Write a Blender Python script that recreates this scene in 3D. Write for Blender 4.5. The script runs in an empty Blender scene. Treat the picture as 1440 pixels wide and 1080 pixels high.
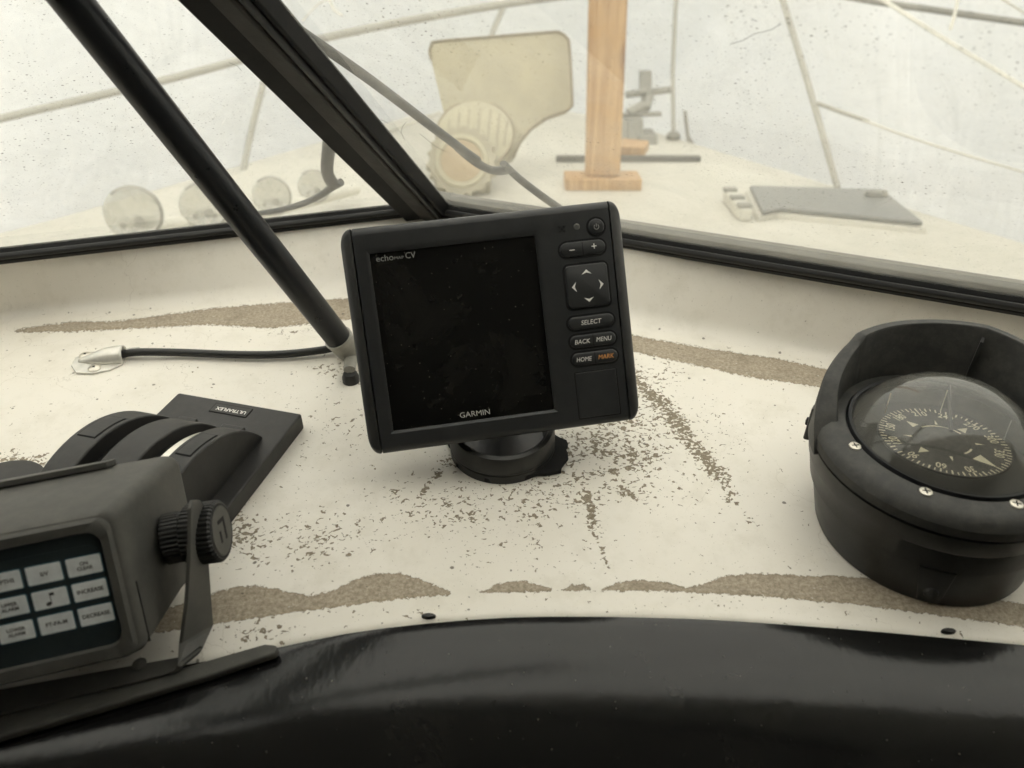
import bpy, bmesh, math, random
import numpy as np
from mathutils import Vector, Matrix, Euler

SC = bpy.context.scene
COL = SC.collection
R = math.radians
random.seed(7)
rng = np.random.default_rng(11)

# ------------------------------------------------------------------ camera
PITCH = 30.0
FPX = 1060.0                      # focal length for a 1440 pixel wide picture
cam_d = bpy.data.cameras.new("camera")
cam = bpy.data.objects.new("camera", cam_d)
COL.objects.link(cam)
cam.location = (0, 0, 0)
cam.rotation_euler = (R(90 - PITCH), 0, 0)
cam_d.sensor_width = 36.0
cam_d.lens = 36.0 * FPX / 1440.0
cam_d.clip_start = 0.01
cam_d.clip_end = 200.0
cam_d.dof.use_dof = True
cam_d.dof.focus_distance = 0.47
cam_d.dof.aperture_fstop = 9.0
SC.camera = cam

# ------------------------------------------------------------------ world, sun, exposure
SUN_EL, SUN_AZ = 74.0, 180.0       # azimuth measured from +Y clockwise
world = bpy.data.worlds.new("World")
SC.world = world
world.use_nodes = True
wn = world.node_tree
bg = wn.nodes["Background"]
sky = wn.nodes.new("ShaderNodeTexSky")
sky.sky_type = 'NISHITA'
sky.sun_disc = False
sky.sun_elevation = R(SUN_EL)
sky.sun_rotation = R(SUN_AZ)
sky.air_density = 1.0
sky.dust_density = 10.0
sky.ozone_density = 0.0
wn.links.new(sky.outputs[0], bg.inputs[0])
bg.inputs[1].default_value = 0.085
sun_d = bpy.data.lights.new("sun", 'SUN')
sun_d.energy = 1.5
sun_d.angle = R(25)
sun_d.color = (1.0, 0.97, 0.90)
sun = bpy.data.objects.new("sun", sun_d)
COL.objects.link(sun)
_az, _el = R(SUN_AZ), R(SUN_EL)
_to = Vector((math.sin(_az) * math.cos(_el), math.cos(_az) * math.cos(_el), math.sin(_el)))
sun.rotation_euler = _to.to_track_quat('Z', 'Y').to_euler()
sun.location = _to * 8
SC.view_settings.view_transform = 'Standard'
SC.view_settings.look = 'None'
SC.view_settings.gamma = 1.0
SC.view_settings.exposure = 1.87
SC.cycles.use_denoising = True
SC.cycles.use_adaptive_sampling = True
SC.cycles.adaptive_threshold = 0.02
SC.cycles.max_bounces = 7
SC.cycles.diffuse_bounces = 4
SC.cycles.glossy_bounces = 4
SC.cycles.transparent_max_bounces = 12
SC.cycles.sample_clamp_indirect = 6.0

# ------------------------------------------------------------------ geometry of the place
_p = R(PITCH)
FW = Vector((0, math.cos(_p), -math.sin(_p)))
UP = Vector((0, math.sin(_p), math.cos(_p)))
def ray(x, y):
    return FW + Vector((1, 0, 0)) * ((x - 720) / FPX) + UP * ((540 - y) / FPX)
def at(x, y, depth):
    return ray(x, y) * depth
def at_z(x, y, z):
    d = ray(x, y); return d * (z / d.z)
T6 = math.tan(R(6))
DZ = -0.2765 - T6 * 0.36
def dash_z(y): return DZ + T6 * y
def on_dash(x, y, h=0.0):
    d = ray(x, y); return d * ((DZ + h) / (d.z - T6 * d.y))
def on_plane(x, y, p0, n):
    d = ray(x, y); return d * (n.dot(p0) / n.dot(d))
def project_np(P):
    d = P @ np.array(FW)
    return 720 + FPX * P[:, 0] / d, 540 - FPX * (P @ np.array(UP)) / d

# ------------------------------------------------------------------ materials
def new_mat(name):
    m = bpy.data.materials.new(name); m.use_nodes = True
    nt = m.node_tree
    b = nt.nodes["Principled BSDF"]
    return m, nt, b
def N(nt, kind, **kw):
    n = nt.nodes.new(kind)
    for k, v in kw.items(): setattr(n, k, v)
    return n
def setin(n, **kw):
    for k, v in kw.items(): n.inputs[k.replace('_', ' ')].default_value = v
def coords(nt, scale=(1, 1, 1), kind='Object', rot=(0, 0, 0)):
    tc = N(nt, "ShaderNodeTexCoord"); mp = N(nt, "ShaderNodeMapping")
    mp.inputs['Scale'].default_value = scale
    mp.inputs['Rotation'].default_value = rot
    nt.links.new(tc.outputs[kind], mp.inputs[0]); return mp.outputs[0]
def noise(nt, vec, scale, detail=2.0, rough=0.5, dist=0.0):
    n = N(nt, "ShaderNodeTexNoise"); nt.links.new(vec, n.inputs['Vector'])
    setin(n, Scale=scale, Detail=detail, Roughness=rough, Distortion=dist); return n.outputs[0]
def math_(nt, op, a, b=None, c=None, clamp=False):
    n = N(nt, "ShaderNodeMath", operation=op); n.use_clamp = clamp
    for i, v in enumerate((a, b, c)):
        if v is None: continue
        if isinstance(v, (int, float)): n.inputs[i].default_value = v
        else: nt.links.new(v, n.inputs[i])
    return n.outputs[0]
def ramp(nt, val, lo, hi, a=0.0, b=1.0):
    n = N(nt, "ShaderNodeMapRange"); nt.links.new(val, n.inputs[0])
    n.inputs[1].default_value = lo; n.inputs[2].default_value = hi
    n.inputs[3].default_value = a; n.inputs[4].default_value = b
    return n.outputs[0]
def mixc(nt, fac, a, b):
    n = N(nt, "ShaderNodeMix", data_type='RGBA')
    if isinstance(fac, (int, float)): n.inputs[0].default_value = fac
    else: nt.links.new(fac, n.inputs[0])
    for i, v in ((6, a), (7, b)):
        if isinstance(v, tuple): n.inputs[i].default_value = (*v, 1)
        else: nt.links.new(v, n.inputs[i])
    return n.outputs[2]
def bump(nt, b, height, strength=0.3, dist=0.001):
    n = N(nt, "ShaderNodeBump"); nt.links.new(height, n.inputs['Height'])
    n.inputs['Strength'].default_value = strength; n.inputs['Distance'].default_value = dist
    nt.links.new(n.outputs[0], b.inputs['Normal']); return n
def attr(nt, name):
    n = N(nt, "ShaderNodeAttribute"); n.attribute_name = name; return n.outputs['Fac']

def plastic(name, col, rough=0.5, grain=900, gs=0.12, dust=0.0, dustcol=(0.30, 0.28, 0.23), spec=0.5, dscale=60):
    """moulded plastic or paint: fine grain in the relief, uneven gloss and a little dust"""
    m, nt, b = new_mat(name)
    v = coords(nt)
    n1 = noise(nt, v, dscale, 5, 0.6)
    c = mixc(nt, ramp(nt, n1, 0.3, 0.7), tuple(x * 0.86 for x in col), tuple(min(1, x * 1.14) for x in col))
    if dust > 0:
        n2 = noise(nt, v, dscale * 2.3, 8, 0.75)
        sp = N(nt, "ShaderNodeTexVoronoi"); nt.links.new(v, sp.inputs['Vector']); sp.inputs['Scale'].default_value = 420
        spk = ramp(nt, sp.outputs[0], 0.14, 0.05)
        spk = math_(nt, 'MULTIPLY', spk, ramp(nt, n2, 0.50, 0.62), clamp=True)
        f = math_(nt, 'ADD', math_(nt, 'MULTIPLY', ramp(nt, n2, 0.42, 0.85), dust), math_(nt, 'MULTIPLY', spk, min(1, dust * 1.6)), clamp=True)
        c = mixc(nt, f, c, dustcol)
    nt.links.new(c, b.inputs['Base Color'])
    nt.links.new(ramp(nt, n1, 0.3, 0.7, rough - 0.07, rough + 0.07), b.inputs['Roughness'])
    b.inputs['Specular IOR Level'].default_value = spec
    bump(nt, b, noise(nt, v, grain, 2), gs, 0.0004)
    return m
def simple(name, col, rough=0.5, metal=0.0):
    m, nt, b = new_mat(name)
    v = coords(nt); n1 = noise(nt, v, 150, 4, 0.6)
    nt.links.new(mixc(nt, ramp(nt, n1, 0.3, 0.7), tuple(x * 0.88 for x in col), tuple(min(1, x * 1.1) for x in col)), b.inputs['Base Color'])
    b.inputs['Roughness'].default_value = rough; b.inputs['Metallic'].default_value = metal
    return m

def mat_dash():
    m, nt, b = new_mat("worn_cream_paint")
    v = coords(nt)
    wear = attr(nt, "wear"); band = attr(nt, "band")
    # flakes of lost paint: worm-like chips whose number follows the wear field
    v2 = coords(nt, (1.0, 1.2, 1.0), rot=(0, 0, R(-30)))
    n1 = noise(nt, v2, 275, 2.5, 0.55, 0.9)
    n2 = noise(nt, v, 420, 2.0, 0.5)
    nn = math_(nt, 'ADD', math_(nt, 'MULTIPLY', n1, 0.72), math_(nt, 'MULTIPLY', n2, 0.28))
    thr = ramp(nt, wear, 0.0, 1.0, 0.70, 0.405)
    flake = math_(nt, 'MULTIPLY', math_(nt, 'SUBTRACT', nn, thr), 75.0, clamp=True)
    # bands sanded or worn to the laminate, ragged at the edge
    ne = noise(nt, v, 380, 5, 0.75)
    be = math_(nt, 'ADD', band, math_(nt, 'MULTIPLY', math_(nt, 'SUBTRACT', ne, 0.5), 1.15))
    bmask = math_(nt, 'MULTIPLY', be, 24.0, clamp=True)
    remn = math_(nt, 'MULTIPLY', math_(nt, 'SUBTRACT', noise(nt, v, 330, 5, 0.75), 0.655), 30.0, clamp=True)
    bmask = math_(nt, 'MULTIPLY', bmask, math_(nt, 'SUBTRACT', 1.0, remn))
    rim = math_(nt, 'MULTIPLY', bmask, ramp(nt, be, 0.02, 0.22, 1.0, 0.0))
    rim = math_(nt, 'MULTIPLY', rim, ramp(nt, noise(nt, v, 120, 5, 0.7), 0.38, 0.66, 0.15, 0.85))
    bare = math_(nt, 'MAXIMUM', flake, bmask)
    # small dark pin holes and mould specks anywhere
    vor = N(nt, "ShaderNodeTexVoronoi", voronoi_dimensions='2D'); nt.links.new(v, vor.inputs['Vector']); vor.inputs['Scale'].default_value = 95
    sep = N(nt, "ShaderNodeSeparateColor"); nt.links.new(vor.outputs['Color'], sep.inputs[0])
    big = ramp(nt, sep.outputs[0], 0.84, 1.0, 0.0, 0.115)
    wob = math_(nt, 'ADD', vor.outputs[0], math_(nt, 'MULTIPLY', math_(nt, 'SUBTRACT', n2, 0.5), 0.16))
    keep_ = ramp(nt, attr(nt, 'clean'), 0.0, 1.0, 1.0, 0.12)
    spec = math_(nt, 'MULTIPLY', math_(nt, 'MULTIPLY', math_(nt, 'SUBTRACT', big, wob), 30.0, clamp=True), keep_)
    fine = math_(nt, 'MULTIPLY', math_(nt, 'SUBTRACT', noise(nt, v, 900, 2), 0.705), 22.0, clamp=True)
    # paint colour: cream, yellowed in clouds
    cl = noise(nt, v, 9, 5, 0.6)
    paint = mixc(nt, ramp(nt, cl, 0.3, 0.7), (0.79, 0.75, 0.665), (0.84, 0.805, 0.735))
    grime = noise(nt, v, 34, 8, 0.75)
    paint = mixc(nt, ramp(nt, grime, 0.50, 0.78, 0.0, 0.34), paint, (0.50, 0.46, 0.35))
    # hair cracks
    wv = coords(nt, (1, 1, 1))
    crk = N(nt, "ShaderNodeTexVoronoi", feature='DISTANCE_TO_EDGE')
    dv = N(nt, "ShaderNodeVectorMath", operation='ADD'); nt.links.new(wv, dv.inputs[0])
    nz = N(nt, "ShaderNodeTexNoise"); nt.links.new(wv, nz.inputs['Vector']); setin(nz, Scale=30.0, Detail=5.0)
    sc = N(nt, "ShaderNodeVectorMath", operation='SCALE'); nt.links.new(nz.outputs['Color'], sc.inputs[0]); sc.inputs['Scale'].default_value = 0.05
    nt.links.new(sc.outputs[0], dv.inputs[1]); nt.links.new(dv.outputs[0], crk.inputs['Vector']); crk.inputs['Scale'].default_value = 11
    cm = math_(nt, 'MULTIPLY', ramp(nt, crk.outputs[0], 0.0035, 0.001), ramp(nt, noise(nt, v, 7, 2), 0.53, 0.60), clamp=True)
    paint = mixc(nt, math_(nt, 'MULTIPLY', cm, 0.25), paint, (0.30, 0.26, 0.18))
    gr = noise(nt, v, 520, 5, 0.75)
    lam = mixc(nt, ramp(nt, gr, 0.38, 0.64), (0.28, 0.235, 0.172), (0.50, 0.43, 0.335))
    lam = mixc(nt, ramp(nt, noise(nt, v, 45, 6, 0.7), 0.52, 0.72, 0.0, 0.55), lam, (0.21, 0.175, 0.125))
    lam = mixc(nt, rim, lam, (0.145, 0.118, 0.08))
    chip = mixc(nt, ramp(nt, gr, 0.38, 0.64), (0.20, 0.165, 0.115), (0.34, 0.29, 0.215))
    lam = mixc(nt, bmask, chip, lam)
    c = mixc(nt, bare, paint, lam)
    c = mixc(nt, math_(nt, 'MULTIPLY', fine, 0.55), c, (0.16, 0.13, 0.09))
    c = mixc(nt, math_(nt, 'MULTIPLY', spec, 0.85), c, (0.13, 0.11, 0.08))
    nt.links.new(c, b.inputs['Base Color'])
    nt.links.new(ramp(nt, bare, 0, 1, 0.42, 0.8), b.inputs['Roughness'])
    h = math_(nt, 'SUBTRACT', math_(nt, 'MULTIPLY', noise(nt, v, 60, 4), 0.25), math_(nt, 'MULTIPLY', bare, 1.0))
    h = math_(nt, 'ADD', h, math_(nt, 'MULTIPLY', gr, math_(nt, 'ADD', 0.05, math_(nt, 'MULTIPLY', bare, 0.5))))
    bump(nt, b, h, 0.55, 0.0004)
    return m

def mat_gel(name, c1, c2, rough=0.45, grime=0.3):
    m, nt, b = new_mat(name); v = coords(nt)
    c = mixc(nt, ramp(nt, noise(nt, v, 3, 5), 0.3, 0.7), c1, c2)
    c = mixc(nt, ramp(nt, noise(nt, v, 14, 9, 0.75), 0.50, 0.80, 0, grime), c, (0.34, 0.31, 0.24))
    s = math_(nt, 'MULTIPLY', math_(nt, 'SUBTRACT', noise(nt, v, 90, 3), 0.70), 18.0, clamp=True)
    c = mixc(nt, math_(nt, 'MULTIPLY', s, 0.6), c, (0.18, 0.16, 0.12))
    nt.links.new(c, b.inputs['Base Color']); b.inputs['Roughness'].default_value = rough
    bump(nt, b, noise(nt, v, 120, 3), 0.15, 0.001); return m

def mat_wrap():
    m = bpy.data.materials.new("white_shrink_film"); m.use_nodes = True; nt = m.node_tree
    nt.nodes.remove(nt.nodes["Principled BSDF"]); out = nt.nodes["Material Output"]
    v = coords(nt)
    cl = noise(nt, v, 1.3, 6, 0.6, 0.4)
    # the film is stretched thinner in places, so it lets more light through
    tcol = mixc(nt, ramp(nt, cl, 0.30, 0.70), (0.845, 0.89, 0.86), (0.895, 0.94, 0.915))
    dcol = mixc(nt, ramp(nt, cl, 0.3, 0.7), (0.86, 0.885, 0.84), (0.90, 0.925, 0.89))
    tr = N(nt, "ShaderNodeBsdfTranslucent"); df = N(nt, "ShaderNodeBsdfDiffuse"); gl = N(nt, "ShaderNodeBsdfGlossy")
    nt.links.new(tcol, tr.inputs[0]); nt.links.new(dcol, df.inputs[0]); gl.inputs['Roughness'].default_value = 0.3
    bp = N(nt, "ShaderNodeBump"); bp.inputs['Strength'].default_value = 0.4; bp.inputs['Distance'].default_value = 0.06
    h = math_(nt, 'ADD', noise(nt, coords(nt, (1, 2.2, 1)), 2.2, 4, 0.5, 0.8), math_(nt, 'MULTIPLY', noise(nt, v, 9, 3), 0.15))
    nt.links.new(h, bp.inputs['Height'])
    for s in (tr, df, gl): nt.links.new(bp.outputs[0], s.inputs['Normal'])
    m1 = N(nt, "ShaderNodeMixShader"); m1.inputs[0].default_value = 0.52
    nt.links.new(df.outputs[0], m1.inputs[1]); nt.links.new(tr.outputs[0], m1.inputs[2])
    m2 = N(nt, "ShaderNodeMixShader"); m2.inputs[0].default_value = 0.03
    nt.links.new(m1.outputs[0], m2.inputs[1]); nt.links.new(gl.outputs[0], m2.inputs[2])
    nt.links.new(m2.outputs[0], out.inputs[0]); return m

def mat_glass(name, haze=0.20, specks=1.0, hazecol=(0.80, 0.78, 0.70), vs=130.0, gloss=1.0):
    """dirty pane: clear glass with a thin film of grime, specks and scratches that stand on it"""
    m = bpy.data.materials.new(name); m.use_nodes = True; nt = m.node_tree
    nt.nodes.remove(nt.nodes["Principled BSDF"]); out = nt.nodes["Material Output"]
    v = coords(nt)
    tp = N(nt, "ShaderNodeBsdfTransparent"); tp.inputs[0].default_value = (0.985, 0.985, 0.965, 1)
    df = N(nt, "ShaderNodeBsdfDiffuse"); df.inputs[0].default_value = (*hazecol, 1)
    tl = N(nt, "ShaderNodeBsdfTranslucent"); tl.inputs[0].default_value = (*hazecol, 1)
    dk = N(nt, "ShaderNodeBsdfDiffuse"); dk.inputs[0].default_value = (0.10, 0.09, 0.07, 1)
    gl = N(nt, "ShaderNodeBsdfGlossy"); gl.inputs['Roughness'].default_value = 0.02
    mh = N(nt, "ShaderNodeMixShader"); mh.inputs[0].default_value = 0.5
    nt.links.new(df.outputs[0], mh.inputs[1]); nt.links.new(tl.outputs[0], mh.inputs[2])
    m1 = N(nt, "ShaderNodeMixShader")
    hz = math_(nt, 'ADD', ramp(nt, noise(nt, v, 22, 7, 0.7, 0.5), 0.3, 0.75, haze * 0.55, haze * 1.5), 0.0)
    nt.links.new(hz, m1.inputs[0]); nt.links.new(tp.outputs[0], m1.inputs[1]); nt.links.new(mh.outputs[0], m1.inputs[2])
    last = m1
    if specks > 0:
        vv = coords(nt, (1.0, 1.7, 1.0))
        fac = None
        for s, r0, keep in ((vs * 1.3, 0.14, 0.62), (vs * 2.7, 0.17, 0.58), (vs * 0.5, 0.06, 0.78)):
            vo = N(nt, "ShaderNodeTexVoronoi", voronoi_dimensions='2D'); nt.links.new(vv, vo.inputs['Vector']); vo.inputs['Scale'].default_value = s
            sp = N(nt, "ShaderNodeSeparateColor"); nt.links.new(vo.outputs['Color'], sp.inputs[0])
            rad = ramp(nt, sp.outputs[1], keep, 1.0, 0.0, r0)
            w = math_(nt, 'ADD', vo.outputs[0], math_(nt, 'MULTIPLY', math_(nt, 'SUBTRACT', noise(nt, v, s * 5, 2), 0.5), 0.22))
            f = math_(nt, 'MULTIPLY', math_(nt, 'SUBTRACT', rad, w), 20.0, clamp=True)
            fac = f if fac is None else math_(nt, 'MAXIMUM', fac, f)
        cl = ramp(nt, noise(nt, v, 11, 4), 0.40, 0.62, 0.28, 0.8)
        fac = math_(nt, 'MULTIPLY', math_(nt, 'MULTIPLY', fac, cl), specks, clamp=True)
        m2 = N(nt, "ShaderNodeMixShader"); nt.links.new(fac, m2.inputs[0])
        nt.links.new(m1.outputs[0], m2.inputs[1]); nt.links.new(dk.outputs[0], m2.inputs[2]); last = m2
    lw = N(nt, "ShaderNodeLayerWeight"); lw.inputs[0].default_value = 0.5
    frs = math_(nt, 'ADD', math_(nt, 'MULTIPLY', math_(nt, 'POWER', lw.outputs['Facing'], 5.0), 0.90), 0.045)
    m3 = N(nt, "ShaderNodeMixShader")
    nt.links.new(math_(nt, 'MULTIPLY', frs, gloss), m3.inputs[0])
    nt.links.new(last.outputs[0], m3.inputs[1]); nt.links.new(gl.outputs[0], m3.inputs[2])
    nt.links.new(m3.outputs[0], out.inputs[0]); return m

def mat_wood():
    m, nt, b = new_mat("pine_lumber")
    v = coords(nt, (1, 1, 0.055))
    w = noise(nt, v, 70, 6, 0.6, 1.2)
    c = mixc(nt, ramp(nt, w, 0.36, 0.66), (0.35, 0.195, 0.082), (0.52, 0.335, 0.165))
    kn = N(nt, "ShaderNodeTexVoronoi"); nt.links.new(coords(nt, (1, 1, 0.5)), kn.inputs['Vector']); kn.inputs['Scale'].default_value = 7
    c = mixc(nt, ramp(nt, kn.outputs[0], 0.17, 0.08), c, (0.22, 0.11, 0.045))
    nt.links.new(c, b.inputs['Base Color']); b.inputs['Roughness'].default_value = 0.7
    bump(nt, b, w, 0.2, 0.002); return m

def mat_hood():
    m, nt, b = new_mat("black_gloss_gelcoat"); v = coords(nt)
    c = mixc(nt, ramp(nt, noise(nt, v, 25, 6, 0.7), 0.35, 0.75), (0.008, 0.008, 0.008), (0.011, 0.011, 0.010))
    vo = N(nt, "ShaderNodeTexVoronoi", voronoi_dimensions='2D'); nt.links.new(v, vo.inputs['Vector']); vo.inputs['Scale'].default_value = 170
    sp = N(nt, "ShaderNodeSeparateColor"); nt.links.new(vo.outputs['Color'], sp.inputs[0])
    f = math_(nt, 'MULTIPLY', math_(nt, 'SUBTRACT', ramp(nt, sp.outputs[0], 0.70, 1.0, 0.0, 0.085), vo.outputs[0]), 22.0, clamp=True)
    du = ramp(nt, noise(nt, v, 26, 7, 0.75, 0.8), 0.46, 0.80, 0.0, 0.014)
    c = mixc(nt, math_(nt, 'ADD', du, math_(nt, 'MULTIPLY', f, 0.16), clamp=True), c, (0.40, 0.38, 0.32))
    nt.links.new(c, b.inputs['Base Color'])
    nt.links.new(ramp(nt, noise(nt, v, 15, 2, 0.5), 0.3, 0.7, 0.15, 0.20), b.inputs['Roughness'])
    b.inputs['Specular IOR Level'].default_value = 0.42
    bump(nt, b, noise(nt, coords(nt, (1, 0.55, 1)), 210, 3, 0.5), 0.30, 0.0004); return m

def mat_screen(base=(0.0035, 0.0035, 0.0035), name='dusty_black_screen'):
    m, nt, b = new_mat(name); v = coords(nt, rot=(R(-90), 0, 0))
    vo = N(nt, "ShaderNodeTexVoronoi", voronoi_dimensions='2D'); nt.links.new(v, vo.inputs['Vector']); vo.inputs['Scale'].default_value = 210
    sp = N(nt, "ShaderNodeSeparateColor"); nt.links.new(vo.outputs['Color'], sp.inputs[0])
    f = math_(nt, 'MULTIPLY', math_(nt, 'SUBTRACT', ramp(nt, sp.outputs[0], 0.70, 1.0, 0.0, 0.085), vo.outputs[0]), 25.0, clamp=True)
    sm = ramp(nt, noise(nt, v, 18, 6, 0.7, 0.6), 0.46, 0.80, 0.003, 0.034)
    c = mixc(nt, math_(nt, 'ADD', sm, math_(nt, 'MULTIPLY', f, 0.35), clamp=True), base, (0.45, 0.42, 0.34))
    nt.links.new(c, b.inputs['Base Color'])
    nt.links.new(ramp(nt, noise(nt, v, 30, 5), 0.3, 0.7, 0.08, 0.22), b.inputs['Roughness'])
    b.inputs['Specular IOR Level'].default_value = 0.35
    return m

M = {}
M['dash'] = mat_dash()
M['gel'] = mat_gel("cream_gelcoat", (0.74, 0.70, 0.59), (0.80, 0.765, 0.66))
M['deck'] = mat_gel("deck_paint", (0.50, 0.48, 0.42), (0.56, 0.54, 0.48), 0.6, 0.3)
M['wrap'] = mat_wrap()
M['glass'] = mat_glass("dirty_window_glass")
M['dome'] = mat_glass("compass_dome_dust_sheen", 0.26, 0.0, (0.55, 0.54, 0.49), gloss=1.4)  # besides dust, the haze paints in the pale veil of reflected film
M['lens'] = mat_glass("clear_lens_plastic", 0.42, 0.0, (0.50, 0.49, 0.44), gloss=2.5)
M['wood'] = mat_wood()
M['hood'] = mat_hood()
M['screen'] = mat_screen()
M['display'] = mat_screen((0.0060, 0.0060, 0.0056), 'dusty_display_area')
M['plotter'] = plastic("charcoal_plastic", (0.0215, 0.0225, 0.0235), 0.46, 1500, 0.10, 0.03)
M['cap'] = plastic("charcoal_cap_plastic", (0.027, 0.027, 0.026), 0.50, 1500, 0.10, 0.05)
M['key'] = plastic("black_rubber_key", (0.020, 0.021, 0.022), 0.42, 1800, 0.2, 0.02)
M['gap'] = simple("black_gap", (0.003, 0.003, 0.003), 0.8)
M['compass'] = plastic("black_compass_plastic", (0.017, 0.017, 0.016), 0.42, 1600, 0.10, 0.05)
M['bezel'] = plastic("dusty_compass_bezel", (0.026, 0.026, 0.024), 0.55, 1600, 0.12, 0.16)
M['card'] = plastic("compass_card", (0.016, 0.016, 0.015), 0.8, 1500, 0.1, 0.25, dscale=140)
M['mark'] = simple("cream_print", (0.62, 0.57, 0.42), 0.7)
M['white_print'] = simple("white_print", (0.88, 0.87, 0.82), 0.6)
M['mid_print'] = simple("silver_print", (0.58, 0.58, 0.55), 0.6)
M['grey_print'] = simple("grey_print", (0.30, 0.30, 0.28), 0.6)
M['sensor'] = simple("sensor_lens", (0.10, 0.10, 0.095), 0.15)
M['orange_print'] = simple("orange_print", (0.82, 0.37, 0.11), 0.6)
M['sounder'] = plastic("dusty_grey_plastic", (0.078, 0.076, 0.069), 0.66, 1300, 0.18, 0.14)
M['sounder_face'] = plastic("dark_membrane", (0.018, 0.029, 0.033), 0.45, 900, 0.1, 0.05)
M['knob'] = plastic("black_knob_plastic", (0.017, 0.017, 0.016), 0.5, 1500, 0.1, 0.06)
M['keypad'] = simple("pale_key_print", (0.86, 0.89, 0.90), 0.6)
M['keyrim'] = simple("teal_key_rim", (0.04, 0.12, 0.16), 0.6)
M['keytext'] = simple("black_key_text", (0.03, 0.03, 0.028), 0.7)
M['throttle'] = plastic("matt_black_plastic", (0.022, 0.021, 0.020), 0.55, 1500, 0.14, 0.05)
M['chrome'] = simple("brushed_steel", (0.62, 0.60, 0.55), 0.28, 1.0)
M['white_metal'] = simple("white_enamel", (0.74, 0.72, 0.66), 0.25, 0.35)
M['screw'] = simple("screw_steel", (0.60, 0.57, 0.50), 0.38, 0.8)
M['tube'] = plastic("black_tube_paint", (0.009, 0.010, 0.012), 0.34, 300, 0.05, 0.03, spec=0.35, dscale=90)
M['cable'] = plastic("black_cable_jacket", (0.018, 0.018, 0.017), 0.5, 1200, 0.05, 0.05)
M['alloy'] = simple("grey_cast_alloy", (0.36, 0.35, 0.31), 0.5, 0.4)
M['frame'] = plastic("black_window_frame", (0.009, 0.009, 0.009), 0.55, 700, 0.10, 0.05, (0.12, 0.10, 0.075), 0.18)
M['frame2'] = plastic("weathered_black_cover_strip", (0.024, 0.022, 0.019), 0.55, 500, 0.25, 0.10, (0.13, 0.10, 0.075), 0.3)
M['gasket'] = plastic("black_rubber_gasket", (0.010, 0.010, 0.010), 0.45, 800, 0.1)
M['trim'] = plastic("grey_window_trim", (0.20, 0.195, 0.175), 0.5, 500, 0.1, 0.1)
M['foam'] = plastic("black_foam", (0.010, 0.010, 0.010), 0.95, 420, 0.9)
M['wiper'] = plastic("black_wiper_paint", (0.016, 0.016, 0.016), 0.5, 500, 0.1)
M['pipe'] = simple("grey_pipe", (0.36, 0.35, 0.31), 0.5)
M['strap'] = simple("white_strap", (0.60, 0.585, 0.52), 0.7)
M['tanpanel'] = plastic("yellowed_plastic", (0.36, 0.325, 0.225), 0.55, 90, 0.05, 0.0, dscale=6)
M['tanlight'] = plastic("pale_yellowed_plastic", (0.43, 0.395, 0.285), 0.55, 90, 0.05, 0.0, dscale=6)
M['tanedge'] = simple("brown_edge", (0.21, 0.175, 0.115), 0.6)
M['dirtyvent'] = plastic("dirty_grey_plastic", (0.34, 0.31, 0.23), 0.6, 90, 0.05, 0.0, dscale=12)
M['rusttan'] = simple("stained_tan", (0.40, 0.315, 0.205), 0.7)
M['smoke'] = simple("smoked_acrylic", (0.16, 0.163, 0.158), 0.35)
M['gear'] = simple("weathered_grey_metal", (0.25, 0.245, 0.22), 0.55, 0.2)
M['toe'] = simple("dark_rubber_strip", (0.09, 0.088, 0.08), 0.7)
M['liner'] = plastic("grey_headliner", (0.50, 0.485, 0.45), 0.8, 200, 0.3, 0.0, dscale=10)
M['ground'] = mat_gel("yard_gravel", (0.20, 0.19, 0.17), (0.30, 0.28, 0.25), 0.9)

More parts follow.
